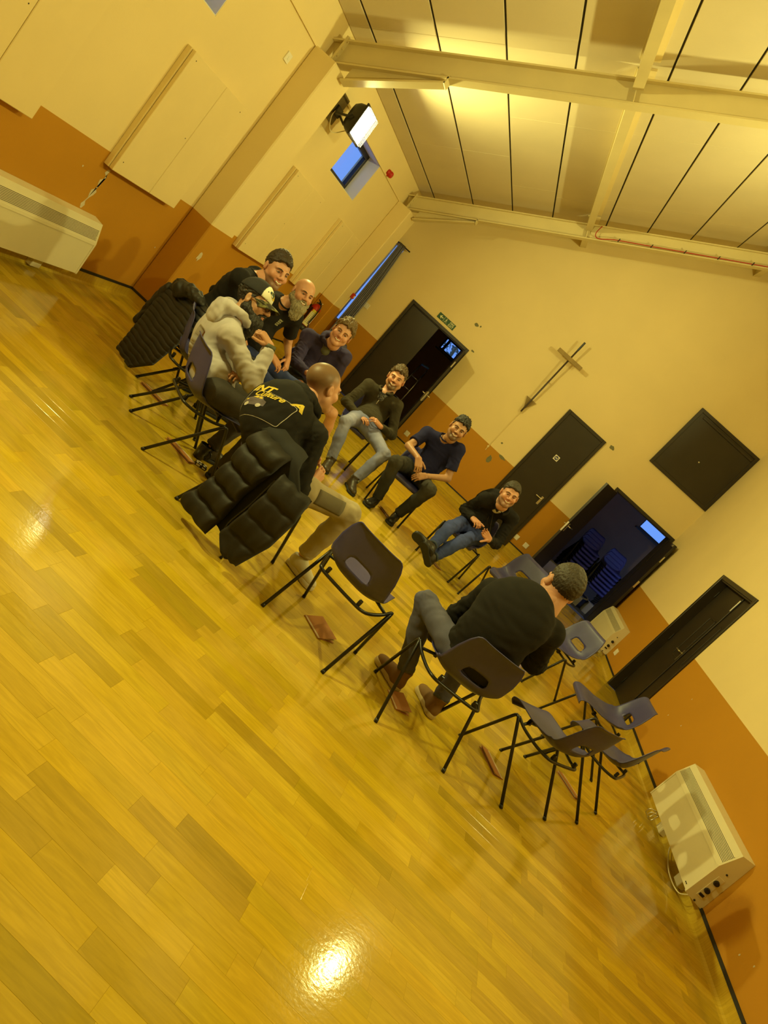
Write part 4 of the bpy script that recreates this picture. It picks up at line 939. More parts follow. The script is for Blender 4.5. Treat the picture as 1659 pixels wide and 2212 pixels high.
def hair_geo(c):
    st = c['style']; t = c.get('thick', .008); s = S(.0045); top = c.get('top', .02)
    front = c.get('front', .070)
    s.ell((0, -.019, .039), (.0775+t*.5, .0985+t*.6, .0865+t), k=.01)
    s.ell((0, -.012, .062), (.064+top*.30, .080+top*.3, .066+top), k=.02)
    s.ell((0, .052, .080), (.050, .030+top*.3, .018+top*.5), k=.02)
    def reg(p): return np.minimum(.9, (hairline(p[..., 1], front)+.006*np.sin(p[..., 0]*95)*(p[..., 1] > .03)-p[..., 2])*.75)
    s.fn(reg, (-.2, -.2, -.2), (.2, .2, .2), .008, 'i')
    V, F = s.mesh(); N = vnormals(V, F)
    if st == 'curly': V = V+N*(.0065*noise3(V, .030, 3)+.0032*noise3(V, .013, 4))[:, None]
    elif st == 'wavy': V = V+N*(.0045*noise3(V, .028, 5, np.diag([1, .5, .7]))+.0022*noise3(V, .011, 6))[:, None]
    else: V = V+N*(.0018*noise3(V, .022, 7)+.0012*noise3(V, .009, 8))[:, None]
    return V*FS, F
def beard_geo(c):
    L = c.get('beard', 0); s = S(.0042); t = .007+.004*min(L, 1.5)
    for x in (-1, 1):
        if c.get('full', True): s.cone((x*.066, -.002, -.025), (x*.052, .004, -.066), .014, .020, .012); s.cone((x*.050, .0, -.066), (x*.012, .070, -.106), .026+t, .022+t, .02)
        s.cone((x*.030, .083, -.066), (x*.022, .078, -.090), .009, .012, .010)
        s.cone((x*.029, .088, -.060), (0, .103, -.050), .0070, .0072, .008)
    s.ell((0, .078, -.108), (.026+t*.6, .020+t*.6, .020+t), k=.015)
    if L > 1: s.ell((0, .066, -.125-.02*L), (.050, .034, .035*L), k=.03); s.ell((0, .06, -.12), (.055, .04, .04), k=.03)
    s.ell((0, .100, -.068), (.021, .028, .0085), k=.006, op='c')
    V, F = s.mesh(); N = vnormals(V, F); a = .0016 if L < 1 else (.0024 if L < 1.8 else .0036)
    V = V+N*(a*noise3(V, .020, 11, np.diag([1, 1, .6]))+a*.6*noise3(V, .009, 12))[:, None]
    return V*FS, F
CH = dict(P1=(1.47, -7.45, -.47), P2=(2.193, -8.435, -.765), P3=(1.5, -6.62, -1.7), P4=(1.92, -5.85, -2.25), P5=(2.964, -8.842, -.345), P6=(2.42, -4.66, 3.34), P7=(3.342, -4.963, 3.341), P8=(4.244, -5.14, 2.98), P9=(4.572, -8.992, .29))
def seat_clamp(V, key):
    """let the clothes rest against the chair's seat and backrest instead of sinking into them"""
    x0, y0, t = CH[key]; ct, st = math.cos(t), math.sin(t); V = V.copy()
    x = ct*(V[:, 0]-x0)+st*(V[:, 1]-y0); y = -st*(V[:, 0]-x0)+ct*(V[:, 1]-y0); z = V[:, 2]
    if key != 'P5':
        yb = np.interp(z, [.44, .47, .52, .58, .65, .72, .77], [-.10, -.175, -.205, -.222, -.236, -.250, -.268])+.055*np.clip(np.abs(x)/.22, 0, 1)**3.2
        m = (np.abs(x) < .235) & (z < .785) & (z > .43); y = np.where(m, np.maximum(y, yb), y)
    m = (np.abs(x) < .21) & (y > -.2) & (y < .23) & (z > .30) & (z < .462); z = np.where(m, .462-.02*(.462-z), z)
    V[:, 0] = x0+ct*x-st*y; V[:, 1] = y0+st*x+ct*y; V[:, 2] = z; return V
def person(key, root_xy, label, P, face, up, c):
    P = {k: np.array(v, float) for k, v in P.items()}; of = np.array([root_xy[0], root_xy[1], 0.])
    g = empty('person', of, label, 'person', None); q = FS
    Fw = nrm(CR*face[0]+CU*face[1]+CB*face[2]); U = CR*up[0]-CU*up[1]; U = nrm(U-Fw*(U@Fw)); X = np.cross(Fw, U); hz = c.get('hs', 1.); HM = np.stack([X*1.04*hz, Fw*hz, U*.95*hz]); hd = P['hd']; u0 = nrm(P['nk']-P['ch']); P['nk'] = P['nk']+(P['hd']-P['nk'])*.20; P['sL'] = P['sL']+u0*.025; P['sR'] = P['sR']+u0*.025
    hw_ = lambda V: hd+np.asarray(V)@HM
    ch, nk, hip = P['ch'], P['nk'], P['hip']; up1, up2 = nrm(ch-hip), nrm(nk-ch); lat = nrm(P['sR']-P['sL'])
    def fr(u): x = nrm(lat-u*(lat@u)); return np.stack([x, np.cross(u, x), u])
    A2, A1 = fr(nrm(up1*.4+up2*.6)), fr(up1); hl = nrm(P['hR']-P['hL']); A0 = np.stack([hl, np.cross([0, 0, 1], hl), np.cross(hl, np.cross([0, 0, 1], hl))*-1]); A0 = np.stack([nrm(hl), nrm(np.cross([0, 0, 1.], hl)), [0, 0, 1.]])
    fwd = A2[1]; big = c.get('big', 1.)
    nb0, nb1 = nk-up2*.02, hd-U*.055*q-Fw*.028*q
    # ---- skin
    b = S(.013)
    b.ell(ch+(nk-ch)*.35, np.array([.150, .095, .19])*q, A2, .04).ell((hip+ch)/2, np.array([.140, .10, .19])*q, A1, .04).ell(hip, np.array([.15, .10, .085])*q, A0, .04)
    b.cone(nk-up2*.10, nb1, .064*q, .060*q, .03)
    for k in 'LR':
        b.cone(nk-up2*.05, P['s'+k], .045, .052, .03).cone(P['s'+k], P['e'+k], .050, .042, .02).cone(P['e'+k], P['w'+k], .043, .028, .02)
        b.cone(P['h'+k], P['k'+k], .074, .055, .03).cone(P['k'+k], P['k'+k]+(P['a'+k]-P['k'+k])*.35, .052, .055, .02).cone(P['k'+k]+(P['a'+k]-P['k'+k])*.35, P['a'+k], .055, .036, .02)
    V, F = b.mesh(); V = seat_clamp(V, key); parts = [(V, F, np.tile(c['skin'], (len(V), 1)))]
    Vh, Fh, Ch = head_geo(c); parts.append((hw_(Vh), Fh, Ch))
    hs = S(.0038)
    for k, sd in (('L', -1), ('R', 1)):
        hc = c.get('h'+k, {}); di = nrm(P['f'+k]-P['w'+k]); nb = np.array(hc.get('nb', None)) if hc.get('nb', None) is not None else nrm(np.array([0, 0, 1.])*.8+fwd*.25+lat*sd*.35)
        # back-of-hand normal; thumb towards the body
        hand(hs, P['w'+k], di, nb, hc.get('side', -sd), hc.get('curl', .55), hc.get('thumb', .4)); hs.cone(P['w'+k]-di*.0-(P['w'+k]-P['e'+k])*.15, P['w'+k], .031*q, .027*q, .012, (nrm(nb-di*(nb@di)), 1.2))
    V, F = hs.mesh(); hcol = np.tile(np.array(c['skin'])*np.array([1.02, .96, .94]), (len(V), 1)); parts.append((V, F, hcol))
    VV, FF, CC = [], [], []; n = 0
    for V, F, C_ in parts: VV.append(V); FF.append(F+n); CC.append(C_); n += len(V)
    VV = np.vstack(VV); FF = np.vstack(FF)
    mesh('body', VV, FF, K['skin'], g, True, np.vstack(CC), of)
    # ---- eyes, brows, teeth
    for x in (-1, 1):
        m_ = MB(); eh = .0066-.0016*c.get('smile', 0); ec = np.array([x*.0315, .0800, .0010]); m_.ell(ec, (.0135, eh, .0115), 16, 12, np.array([(1, 0, 0), (0, 0, -1), (0, 1, 0)]))
        V = np.array(m_.v); dv = (V-ec); dv[:, 2] *= .6; dv /= np.linalg.norm(dv, axis=1)[:, None]; a = dv@nrm((0, 1, -.02))
        ccol = np.where((a > .955)[:, None], np.array([.01, .01, .01]), np.where((a > .83)[:, None], np.array(c.get('iris', (.08, .05, .02))), np.array([.42, .38, .33])))
        mesh('eye', hw_(V*q), m_.f, K['eye'], g, True, ccol, of)
        m_ = MB(); z0 = .0185; m_.tube([hw_(np.array(p)*q) for p in ((x*.013, .1005, z0+.000), (x*.028, .0965, z0+.006), (x*.041, .086, z0+.004), (x*.050, .074, z0-.003))], [.0034, .0042, .0036, .0018], 8); m_.build('eyebrow', c['hairmat'], g, True, of)
        m_ = MB(); m_.tube([hw_(np.array(p)*q) for p in ((x*.0175, .0885, .0035), (x*.026, .0905, .0080), (x*.036, .0880, .0080), (x*.0455, .0790, .0030))], [.0028, .0036, .0036, .0024], 6); m_.build('eyelid', K['skinlid'+c['tone']], g, True, of)
    if c.get('smile', 0) > .3:
        m_ = MB(); zc = -.0665
        V = []; F = []
        for i, x in enumerate(np.linspace(-.021, .021, 11)): y = .0975-12*x*x; V += [hw_(np.array([x, y, zc+.0025+.30*abs(x)])*q), hw_(np.array([x, y-.0006, zc-.0070+.34*abs(x)])*q)]
        for i in range(10): F.append((2*i, 2*i+1, 2*i+3, 2*i+2))
        V2, F2 = solidify(V, F, .003); mesh('teeth', V2, F2, K['teeth'], g, True, None, of)
    if c.get('style'):
        V, F = hair_geo(c); mesh('hair', hw_(V), F, c['hairmat'], g, True, None, of)
    if c.get('beard'):
        V, F = beard_geo(c); mesh('beard', hw_(V), F, c.get('beardmat', c['hairmat']), g, True, None, of)
    # ---- upper garment
    tp = c['top_kind']; lng = tp != 'tee'; ease = c.get('ease', 1.)
    t = S(.0095); e_ = ease*big
    t.ell(ch+(nk-ch)*.28, np.array([.192, .130, .205])*q*e_, A2, .05).ell((hip+ch)/2, np.array([.178, .140, .19])*q*e_, A1, .05)
    t.ell(hip+up1*.075, np.array([.188, .138, .10])*q*e_, A1, .04)
    for k in 'LR':
        s_, el, wr = P['s'+k], P['e'+k], P['w'+k]
        t.cone(nk-up2*.05, s_-up2*.006, .056, .062*e_, .05).cone(ch+(nk-ch)*.3, s_, .10, .068*e_, .05)
        if lng:
            t.cone(s_, el, .070*e_, .058*e_, .03).cone(el, el+(wr-el)*c.get('sleeve', .93), .059*e_, .043*e_, .03, None, 'b')
        else: t.cone(s_, s_+(el-s_)*.70, .068*e_, .066*e_, .03, None, 'b')
    t.cone(nk-up2*.01+fwd*.012, nk+up2*.25+fwd*.06, .062*q, .075*q, .012, op='c')
    V, F = t.mesh(); V = relax(V, F, 1, .4); N = vnormals(V, F)
    w_ = sum(np.exp(-(np.linalg.norm(V-p, axis=1)/.12)**2) for p in [P['eL'], P['eR']])+.9*np.exp(-((V-hip)@up1-.12)**2/.012)+.5*sum(np.exp(-(np.linalg.norm(V-p, axis=1)/.10)**2) for p in [P['sL']-up2*.08, P['sR']-up2*.08])
    sd0 = sum(map(ord, key))
    V = V+N*(.0028*noise3(V, .13, sd0, np.eye(3)+.8*np.outer(up1, up1))+.0036*np.clip(w_, 0, 1.1)*noise3(V, .075, sd0+1, np.eye(3)+1.4*np.outer(up1, up1)))[:, None]
    V = seat_clamp(V, key)
    top = mesh({'tee': 't_shirt', 'hoodie': 'hoodie', 'sweater': 'sweater', 'pullover': 'pullover', 'cardigan': 'cardigan'}[tp], V, F, c['topmat'], g, True, None, of)
    bvh = BVHTree.FromPolygons([tuple(p) for p in V], [tuple(int(i) for i in f) for f in F])
    def surf(o, d, lift=.002):
        r = bvh.ray_cast(Vector(o), Vector(nrm(d)))
        return None if r[0] is None else np.array(r[0])-nrm(d)*lift
    # collar
    if tp in ('tee', 'sweater'):
        m_ = MB(); m_.tube([nk+up2*.004+fwd*.014+A2[0]*math.cos(a)*.066*q+fwd*math.sin(a)*.060*q-up2*.030*max(0, math.sin(a)) for a in np.linspace(0, 2*math.pi, 28, endpoint=False)], .0085, 6, closed=True); m_.build('collar', c['topmat'], top, True, of)
    if lng:
        for k in 'LR':
            el, wr = P['e'+k], P['w'+k]; d = nrm(wr-el); p = el+(wr-el)*c.get('sleeve', .93); m_ = MB(); r = .043*e_
            m_.tube([p-d*.045, p-d*.04, p-d*.004, p+d*.004], [r*.96, r*1.04, r*.98, r*.80], 14); m_.build('cuff', c['topmat'], top, True, of)
    else:
        for k in 'LR':
            s_, el = P['s'+k], P['e'+k]; d = nrm(el-s_); p = s_+(el-s_)*.70; m_ = MB(); r = .066*e_
            m_.tube([p-d*.022, p-d*.018, p, p+d*.002], [r*.99, r*1.025, r*1.03, r*.9], 18, False); m_.build('sleeve_hem', c['topmat'], top, True, of)
    if tp == 'hoodie':
        hh = S(.009); arcp = [(a, nk+A2[0]*math.cos(a)*.088*q+fwd*(math.sin(a)*.085+.0)*q+up2*(.012-.035*max(0, math.sin(a)))) for a in np.linspace(math.pi*-1.42, math.pi*.42, 13)]
        for (a0, p0), (a1, p1) in zip(arcp[:-1], arcp[1:]):
            r = lambda a: .026+.016*max(0, -math.sin(a)); hh.cone(p0, p1, r(a0), r(a1), .02)
        hh.ell(nk-fwd*.115*q-up2*.055, np.array([.125, .045, .105])*q, A2, .04).ell(nk-fwd*.10*q+up2*.01, np.array([.11, .05, .05])*q, A2, .03)
        hh.cone(nk+up2*.0, nk+up2*.2+fwd*.03, .060*q, .075*q, .015, op='c')
        V2, F2 = hh.mesh(); V2 = relax(V2, F2, 1); N2 = vnormals(V2, F2); V2 = V2+N2*(.0035*noise3(V2, .08, sd0+9))[:, None]
        mesh('hood', V2, F2, c['topmat'], top, True, None, of)
    if tp in ('hoodie', 'pullover', 'cardigan') and c.get('zip'):
        zlen = c['zip']; pts = []
        for tt in np.linspace(.02, zlen, 14):
            p = surf(nk-up2*tt+fwd*.5, -fwd)
            if p is not None: pts.append(p)
        if len(pts) > 3:
            m_ = MB(); m_.tube(pts, .0042, 6); m_.build('zip', c.get('zipmat', K['metal']), top, True, of)
            m_ = MB(); p = pts[-1] if tp == 'pullover' else pts[min(4, len(pts)-1)]; m_.obox(p+fwd*.006-up2*.012, A2, (.006, .003, .016), .002); m_.build('zip_pull', K['metal'], top, False, of)
    if tp in ('pullover', 'cardigan'):
        m_ = MB(); V2 = []; F2 = []; nn = 26
        for i, a in enumerate(np.linspace(math.pi*-1.40, math.pi*.40, nn)):
            s0 = np.sin(a); op = max(0, s0); base = nk+A2[0]*math.cos(a)*.070*q+fwd*(s0*.070+.006)*q-up2*(.01+.045*op)
            outw = A2[0]*math.cos(a)+fwd*s0; V2 += [base-up2*.012, base+up2*(.045-.012*op)+outw*(.008+.016*op), base+up2*(.028-.018*op)+outw*(.020+.026*op)]
        for i in range(nn-1):
            for j in range(2): F2.append((i*3+j, (i+1)*3+j, (i+1)*3+j+1, i*3+j+1))
        V2, F2 = solidify(V2, F2, .005); mesh('collar', V2, F2, c['topmat'], top, True, None, of)
    if c.get('inner'):
        t2 = S(.009); t2.cone(nk-up2*.085+fwd*.012, nk+up2*.002+fwd*.010, .078, .062*q, .02, None, 'b').cone(nk-up2*.06+fwd*.02, nk-up2*.12+fwd*.055, .05, .05, .02)
        t2.cone(nk-up2*.02+fwd*.008, nk+up2*.2+fwd*.05, .056*q, .07*q, .008, op='c'); V2, F2 = t2.mesh(); mesh('inner_shirt', V2, F2, c['inner'], g, True, None, of)
    # ---- trousers
    tr = S(.0105); sh = c.get('shorts'); tz = c.get('leg', 1.)
    tr.ell(hip+np.array([0, 0, .005]), np.array([.180, .130, .098])*q, A0, .04)
    for k in 'LR':
        h_, kn, an = P['h'+k], P['k'+k], P['a'+k]
        tr.cone(hip+(h_-hip)*.5, h_+(kn-h_)*.25, .085, .088*tz, .04)
        if sh: tr.cone(h_, h_+(kn-h_)*.80, .092*tz, .082*tz, .03, None, 'b')
        else:
            m1 = kn+(an-kn)*.45; e2 = kn+(an-kn)*c.get('hem', .97)
            tr.cone(h_, kn, .090*tz, .069*tz, .03).cone(kn, m1, .067*tz, .066*tz, .03).cone(m1, e2, .066*tz, .056*tz, .02, None, 'b')
    V, F = tr.mesh(); V = relax(V, F, 1, .4); N = vnormals(V, F)
    w_ = sum(np.exp(-(np.linalg.norm(V-p, axis=1)/.11)**2) for p in [P['kL'], P['kR']])+sum(np.exp(-(np.linalg.norm(V-p, axis=1)/.09)**2) for p in [P['aL']+(P['kL']-P['aL'])*.12, P['aR']+(P['kR']-P['aR'])*.12])+.7*np.exp(-(np.linalg.norm(V-hip-np.array([0, 0, .03]), axis=1)/.14)**2)
    V = V+N*(.0028*noise3(V, .11, sd0+20)+.0042*np.clip(w_, 0, 1.1)*noise3(V, .062, sd0+21, np.diag([1, 1, 1.6])))[:, None]
    V = V if c.get('lift') else np.where((V[:, 2] > .40)[:, None], seat_clamp(V, key), V)
    base = np.array(c['trcol']); colr = np.tile(base, (len(V), 1))
    if c.get('fade') is not None:
        fcol = np.array(c['fade'])
        for k in 'LR':
            kn = P['k'+k]; h_ = P['h'+k]; fr_ = nrm(nrm(kn-h_)+np.array([0, 0, .7])); ax_ = kn-h_; tt = np.clip((V-h_)@ax_/(ax_@ax_), 0, 1.0); dd = np.linalg.norm(V-(h_+tt[:, None]*ax_), axis=1)
            w2 = np.clip(1.3*np.exp(-((tt-.72)/.34)**2), 0, 1)*np.clip((N@fr_)*1.1+.15, 0, 1)*np.clip((.20-dd)/.10, 0, 1); colr = colr*(1-w2[:, None])+fcol*w2[:, None]
    trn = mesh('shorts' if sh else ('jeans' if c.get('fade') is not None else 'trousers'), V, F, c['trmat'], g, True, colr, of)
    if not sh:
        for k in 'LR':
            kn, an = P['k'+k], P['a'+k]; d = nrm(an-kn); p = kn+(an-kn)*c.get('hem', .97); m_ = MB(); r = .056*tz; m_.tube([p-d*.022, p-d*.02, p, p+d*.002], [r*1.0, r*1.035, r*1.035, r*.92], 16, False); o = m_.build('hem', c['trmat2'], trn, True, of)
    # ---- shoes
    for k, sd in (('L', -1), ('R', 1)):
        an, to = P['a'+k], P['t'+k]; lift = c.get('lift', False); sc = 1.06
        if lift: Zs = nrm(P['k'+k]-an); Y = nrm(to-an); Y = nrm(Y-Zs*(Y@Zs)*.9); Zs = nrm(Zs-Y*(Zs@Y)); gz = None
        else:
            Y = (to-an)*np.array([1, 1, 0]); Y = nrm(Y); Zs = np.array([0, 0, 1.])
        Xs = np.cross(Y, Zs); o0 = an-Zs*.095 if lift else np.array([an[0], an[1], .0015])
        B = lambda x, y, z: o0+Xs*x*sc+Y*y*sc+Zs*z*sc; AX = np.stack([Xs, Y, Zs]); boot = c.get('boot', False)
        u_ = S(.0066); u_.ell(B(0, -.012, .052), np.array([.039, .052, .050])*sc, AX, .02).ell(B(0, .065, .050), np.array([.041, .085, .040])*sc, AX, .03).ell(B(-.004*sd, .145, .040), np.array([.047, .070, .034])*sc, AX, .03)
        u_.cone(B(0, -.004, .10+(.045 if boot else .0)), B(0, .006, .055), .046*sc, .044*sc, .025, None, 'a').cone(B(0, .02, .085), B(0, .10, .055), .036*sc, .032*sc, .02)
        u_.fn(lambda p: .018*sc-(p-o0)@Zs, o0-.4, o0+.4, .004, 'i'); V, F = u_.mesh(); su = mesh('boot' if boot else 'shoe', V, F, c['shoemat'], g, True, None, of)
        so = S(.0066); fl_ = (Zs, .6)
        so.cone(B(0, -.022, .014), B(0, .04, .014), .042*sc, .039*sc, .02, None).cone(B(0, .04, .014), B(-.004*sd, .158, .014), .039*sc, .050*sc, .02).cone(B(-.004*sd, .158, .014), B(-.002*sd, .172, .014), .050*sc, .044*sc, .02)
        hs_ = c.get('solez', .026)
        so.fn(lambda p: np.maximum((p-o0)@Zs-hs_*sc, -((p-o0)@Zs)), o0-.4, o0+.4, .004, 'i'); V, F = so.mesh(); mesh('sole', V, F, c['solemat'], su, True, None, of)
        m_ = MB()
        for i in range(5):
            yy = .055+i*.018; zz = .094-i*.0085; m_.tube([B(-.022, yy-.006, zz-.008), B(0, yy, zz+.004), B(.022, yy+.006, zz-.008)], .0026*sc, 5)
        if c.get('laces', True): m_.build('laces', c.get('lacemat', c['shoemat']), su, False, of)
    return dict(g=g, of=of, P=P, surf=surf, top=top, trn=trn, nk=nk, ch=ch, up=up2, fwd=fwd, lat=A2[0], A2=A2, hw=hw_, HM=HM, bvh=bvh, hip=hip, up1=up1)
K['skin'] = mat('skin', (.6, .4, .3), .48, attr=True, var=.05, vs=40, bump=.03, bs=150)
K['eye'] = mat('eye_ball', (.8, .8, .8), .12, attr=True)
K['teeth'] = mat('teeth', (.78, .74, .62), .3)
def fabric(n, col, rough=.9, bump=.12, bs=260, var=.08, **k): return mat(n, col, rough, var=var, vs=9, bump=bump, bs=bs, spec=.25, **k)
def attrfab(n, **k): return mat(n, (0, 0, 0), .85, attr=True, var=.12, vs=14, bump=.12, bs=240, spec=.25, **k)
def hairm(n, col, bs=140, st=(1, 1, .35)): return mat(n, col, .55, var=.35, vs=60, bump=.5, bs=bs, stretch=st)
TONES = dict(a=(.56, .29, .185), b=(.58, .30, .19), c=(.44, .235, .13), d=(.50, .28, .18))
for k_, v_ in TONES.items(): K['skinlid'+k_] = mat('skin_lid_'+k_, tuple(np.array(v_)*.9), .5)
POSE = {
 'P6': dict(hip=(2.520, -4.814, 0.544), hL=(2.627, -4.808, 0.544), hR=(2.415, -4.826, 0.543), ch=(2.459, -4.503, 0.716), nk=(2.432, -4.649, 0.941), hd=(2.415, -4.589, 1.169), sL=(2.644, -4.622, 0.926), sR=(2.229, -4.622, 0.875), eL=(2.825, -4.644, 0.652), eR=(2.186, -4.780, 0.590), wL=(2.698, -4.900, 0.665), wR=(2.444, -4.905, 0.583), fL=(2.603, -4.942, 0.685), fR=(2.524, -4.968, 0.612), kL=(2.970, -5.148, 0.501), kR=(2.431, -5.308, 0.496), aL=(2.942, -5.421, 0.097), aR=(2.624, -5.509, 0.095), tL=(3.028, -5.562, 0.017), tR=(2.666, -5.671, 0.021)),
 'P7': dict(hip=(3.322, -4.901, 0.540), hL=(3.423, -4.869, 0.536), hR=(3.219, -4.926, 0.544), ch=(3.424, -4.790, 0.865), nk=(3.332, -4.956, 1.052), hd=(3.383, -5.059, 1.260), sL=(3.545, -4.976, 1.071), sR=(3.151, -4.885, 0.959), eL=(3.666, -5.015, 0.769), eR=(3.107, -5.139, 0.754), wL=(3.473, -5.185, 0.644), wR=(3.297, -5.353, 0.755), fL=(3.412, -5.242, 0.578), fR=(3.368, -5.390, 0.685), kL=(3.618, -5.307, 0.578), kR=(3.147, -5.403, 0.563), aL=(3.535, -5.172, 0.121), aR=(3.253, -5.288, 0.107), tL=(3.542, -5.332, 0.035), tR=(3.226, -5.453, 0.040)),
 'P8': dict(hip=(4.257, -5.080, 0.540), hL=(4.362, -5.090, 0.543), hR=(4.152, -5.063, 0.538), ch=(4.193, -4.975, 0.877), nk=(4.312, -5.204, 0.949), hd=(4.273, -5.352, 1.133), sL=(4.477, -5.067, 0.932), sR=(4.108, -5.264, 0.911), eL=(4.547, -5.159, 0.624), eR=(4.045, -5.063, 0.659), wL=(4.445, -5.426, 0.644), wR=(4.176, -5.317, 0.677), fL=(4.355, -5.476, 0.672), fR=(4.235, -5.405, 0.687), kL=(4.238, -5.545, 0.442), kR=(4.049, -5.529, 0.470), aL=(4.120, -5.938, 0.189), aR=(4.033, -5.966, 0.268), tL=(4.017, -6.085, 0.177), tR=(3.890, -6.073, 0.245)),
 'P9': dict(hip=(4.608, -9.051, 0.540), hL=(4.519, -9.108, 0.538), hR=(4.703, -9.004, 0.543), ch=(4.545, -9.120, 0.886), nk=(4.612, -8.876, 0.981), hd=(4.687, -8.808, 1.200), sL=(4.414, -8.849, 0.885), sR=(4.799, -8.980, 0.972), eL=(4.382, -8.685, 0.602), eR=(4.912, -8.767, 0.748), wL=(4.626, -8.602, 0.727), wR=(4.633, -8.712, 0.717), fL=(4.530, -8.642, 0.705), fR=(4.542, -8.661, 0.700), kL=(4.182, -8.767, 0.556), kR=(4.602, -8.533, 0.568), aL=(4.394, -8.757, 0.130), aR=(4.690, -8.671, 0.114), tL=(4.311, -8.690, 0.000), tR=(4.611, -8.536, 0.031)),
 'P5': dict(hip=(2.968, -8.900, 0.543), hL=(2.862, -8.899, 0.538), hR=(3.074, -8.900, 0.549), ch=(2.715, -9.011, 0.774), nk=(2.804, -8.777, 0.877), hd=(2.784, -8.659, 1.083), sL=(2.603, -8.731, 0.804), sR=(2.983, -8.897, 0.850), eL=(2.842, -8.783, 0.584), eR=(3.146, -8.946, 0.562), wL=(2.934, -8.558, 0.734), wR=(3.133, -8.661, 0.576), fL=(3.021, -8.509, 0.698), fR=(3.132, -8.592, 0.656), kL=(2.934, -8.424, 0.578), kR=(3.439, -8.582, 0.585), aL=(2.935, -8.484, 0.100), aR=(3.390, -8.465, 0.115), tL=(2.972, -8.316, 0.045), tR=(3.539, -8.536, 0.046)),
 'P2': dict(hip=(2.191, -8.498, 0.541), hL=(2.135, -8.408, 0.537), hR=(2.238, -8.592, 0.545), ch=(1.905, -8.346, 0.687), nk=(1.942, -8.372, 0.952), hd=(1.925, -8.214, 1.124), sL=(1.806, -8.207, 0.939), sR=(2.064, -8.529, 0.870), eL=(2.075, -8.177, 0.753), eR=(2.358, -8.450, 0.736), wL=(2.258, -8.391, 0.702), wR=(2.264, -8.381, 0.998), fL=(2.231, -8.493, 0.710), fR=(2.165, -8.405, 1.034), kL=(2.362, -7.983, 0.566), kR=(2.587, -8.261, 0.577), aL=(2.312, -8.096, 0.100), aR=(2.528, -8.302, 0.100), tL=(2.415, -7.958, 0.045), tR=(2.661, -8.193, 0.045)),
 'P1': dict(hip=(1.434, -7.500, 0.546), hL=(1.342, -7.446, 0.545), hR=(1.525, -7.555, 0.547), ch=(1.424, -7.460, 0.905), nk=(1.483, -7.481, 1.169), hd=(1.553, -7.318, 1.328), sL=(1.418, -7.277, 1.147), sR=(1.506, -7.682, 1.093), eL=(1.273, -7.312, 0.854), eR=(1.667, -7.560, 0.834), wL=(1.478, -7.170, 0.715), wR=(1.687, -7.296, 0.727), fL=(1.573, -7.125, 0.699), fR=(1.674, -7.193, 0.702), kL=(1.522, -7.000, 0.572), kR=(1.809, -7.166, 0.575), aL=(1.485, -7.090, 0.100), aR=(1.751, -7.225, 0.100), tL=(1.544, -6.929, 0.045), tR=(1.847, -7.083, 0.045)),
 'P3': dict(hip=(1.516, -6.602, 0.543), hL=(1.588, -6.524, 0.544), hR=(1.445, -6.681, 0.543), ch=(1.385, -6.504, 0.863), nk=(1.499, -6.620, 1.077), hd=(1.579, -6.535, 1.280), sL=(1.624, -6.448, 1.044), sR=(1.337, -6.752, 1.031), eL=(1.645, -6.205, 0.824), eR=(1.541, -6.854, 0.795), wL=(1.819, -6.412, 0.728), wR=(1.791, -6.752, 0.701), fL=(1.877, -6.453, 0.649), fR=(1.886, -6.717, 0.669), kL=(2.050, -6.385, 0.573), kR=(1.921, -6.690, 0.469), aL=(1.953, -6.417, 0.101), aR=(1.776, -6.964, 0.100), tL=(2.053, -6.556, 0.045), tR=(1.927, -6.882, 0.045)),
 'P4': dict(hip=(1.863, -5.878, 0.541), hL=(1.965, -5.850, 0.540), hR=(1.760, -5.903, 0.543), ch=(1.867, -5.671, 0.834), nk=(1.869, -5.854, 1.031), hd=(1.942, -5.970, 1.225), sL=(2.070, -5.779, 1.030), sR=(1.673, -5.877, 0.946), eL=(2.116, -5.643, 0.734), eR=(1.792, -6.071, 0.709), wL=(2.196, -5.918, 0.720), wR=(2.010, -6.255, 0.733), fL=(2.217, -6.019, 0.695), fR=(2.078, -6.176, 0.716), kL=(2.407, -6.039, 0.579), kR=(2.066, -6.272, 0.588), aL=(2.499, -5.781, 0.182), aR=(2.062, -6.258, 0.104), tL=(2.449, -5.933, 0.100), tR=(2.222, -6.317, 0.045)),
}
# ---------------------------------------------------------------- the nine men
HB = hairm('dark_brown_hair', (.035, .022, .012)); HBL = hairm('black_hair', (.014, .011, .009)); HBR = hairm('brown_hair', (.085, .050, .020)); HCU = hairm('curly_fair_brown_hair', (.16, .10, .035)); HGR = hairm('grey_beard_hair', (.30, .26, .17)); HSP = hairm('greying_cropped_hair', (.040, .031, .022)); HFA = hairm('fair_stubble', (.26, .17, .07))
BLK = fabric('black_knit', (.013, .012, .011)); BLK2 = fabric('black_cotton', (.014, .013, .014)); NAVY = fabric('navy_jersey', (.015, .016, .070)); OLV = fabric('dark_olive_fleece', (.050, .042, .026), bs=320, bump=.2); GRYH = fabric('pale_grey_marl_sweat', (.46, .43, .45), var=.12, bs=300); CHAR = fabric('charcoal_sweat', (.048, .040, .120))
DEN = attrfab('blue_denim'); DENL = attrfab('light_denim'); DENG = attrfab('grey_denim'); TRO = attrfab('plain_trousers')
hem = lambda n, c_: fabric(n, c_)
BKL = mat('black_leather', (.012, .010, .009), .4, bump=.1, bs=60); BKS = mat('black_sole_rubber', (.012, .012, .012), .75)
def P_(k, root, label, face, up, **c):
    sk = np.array(TONES[c['tone']]); c['skin'] = sk; return person(k, root, label, POSE[k], face, up, c)
R = {}
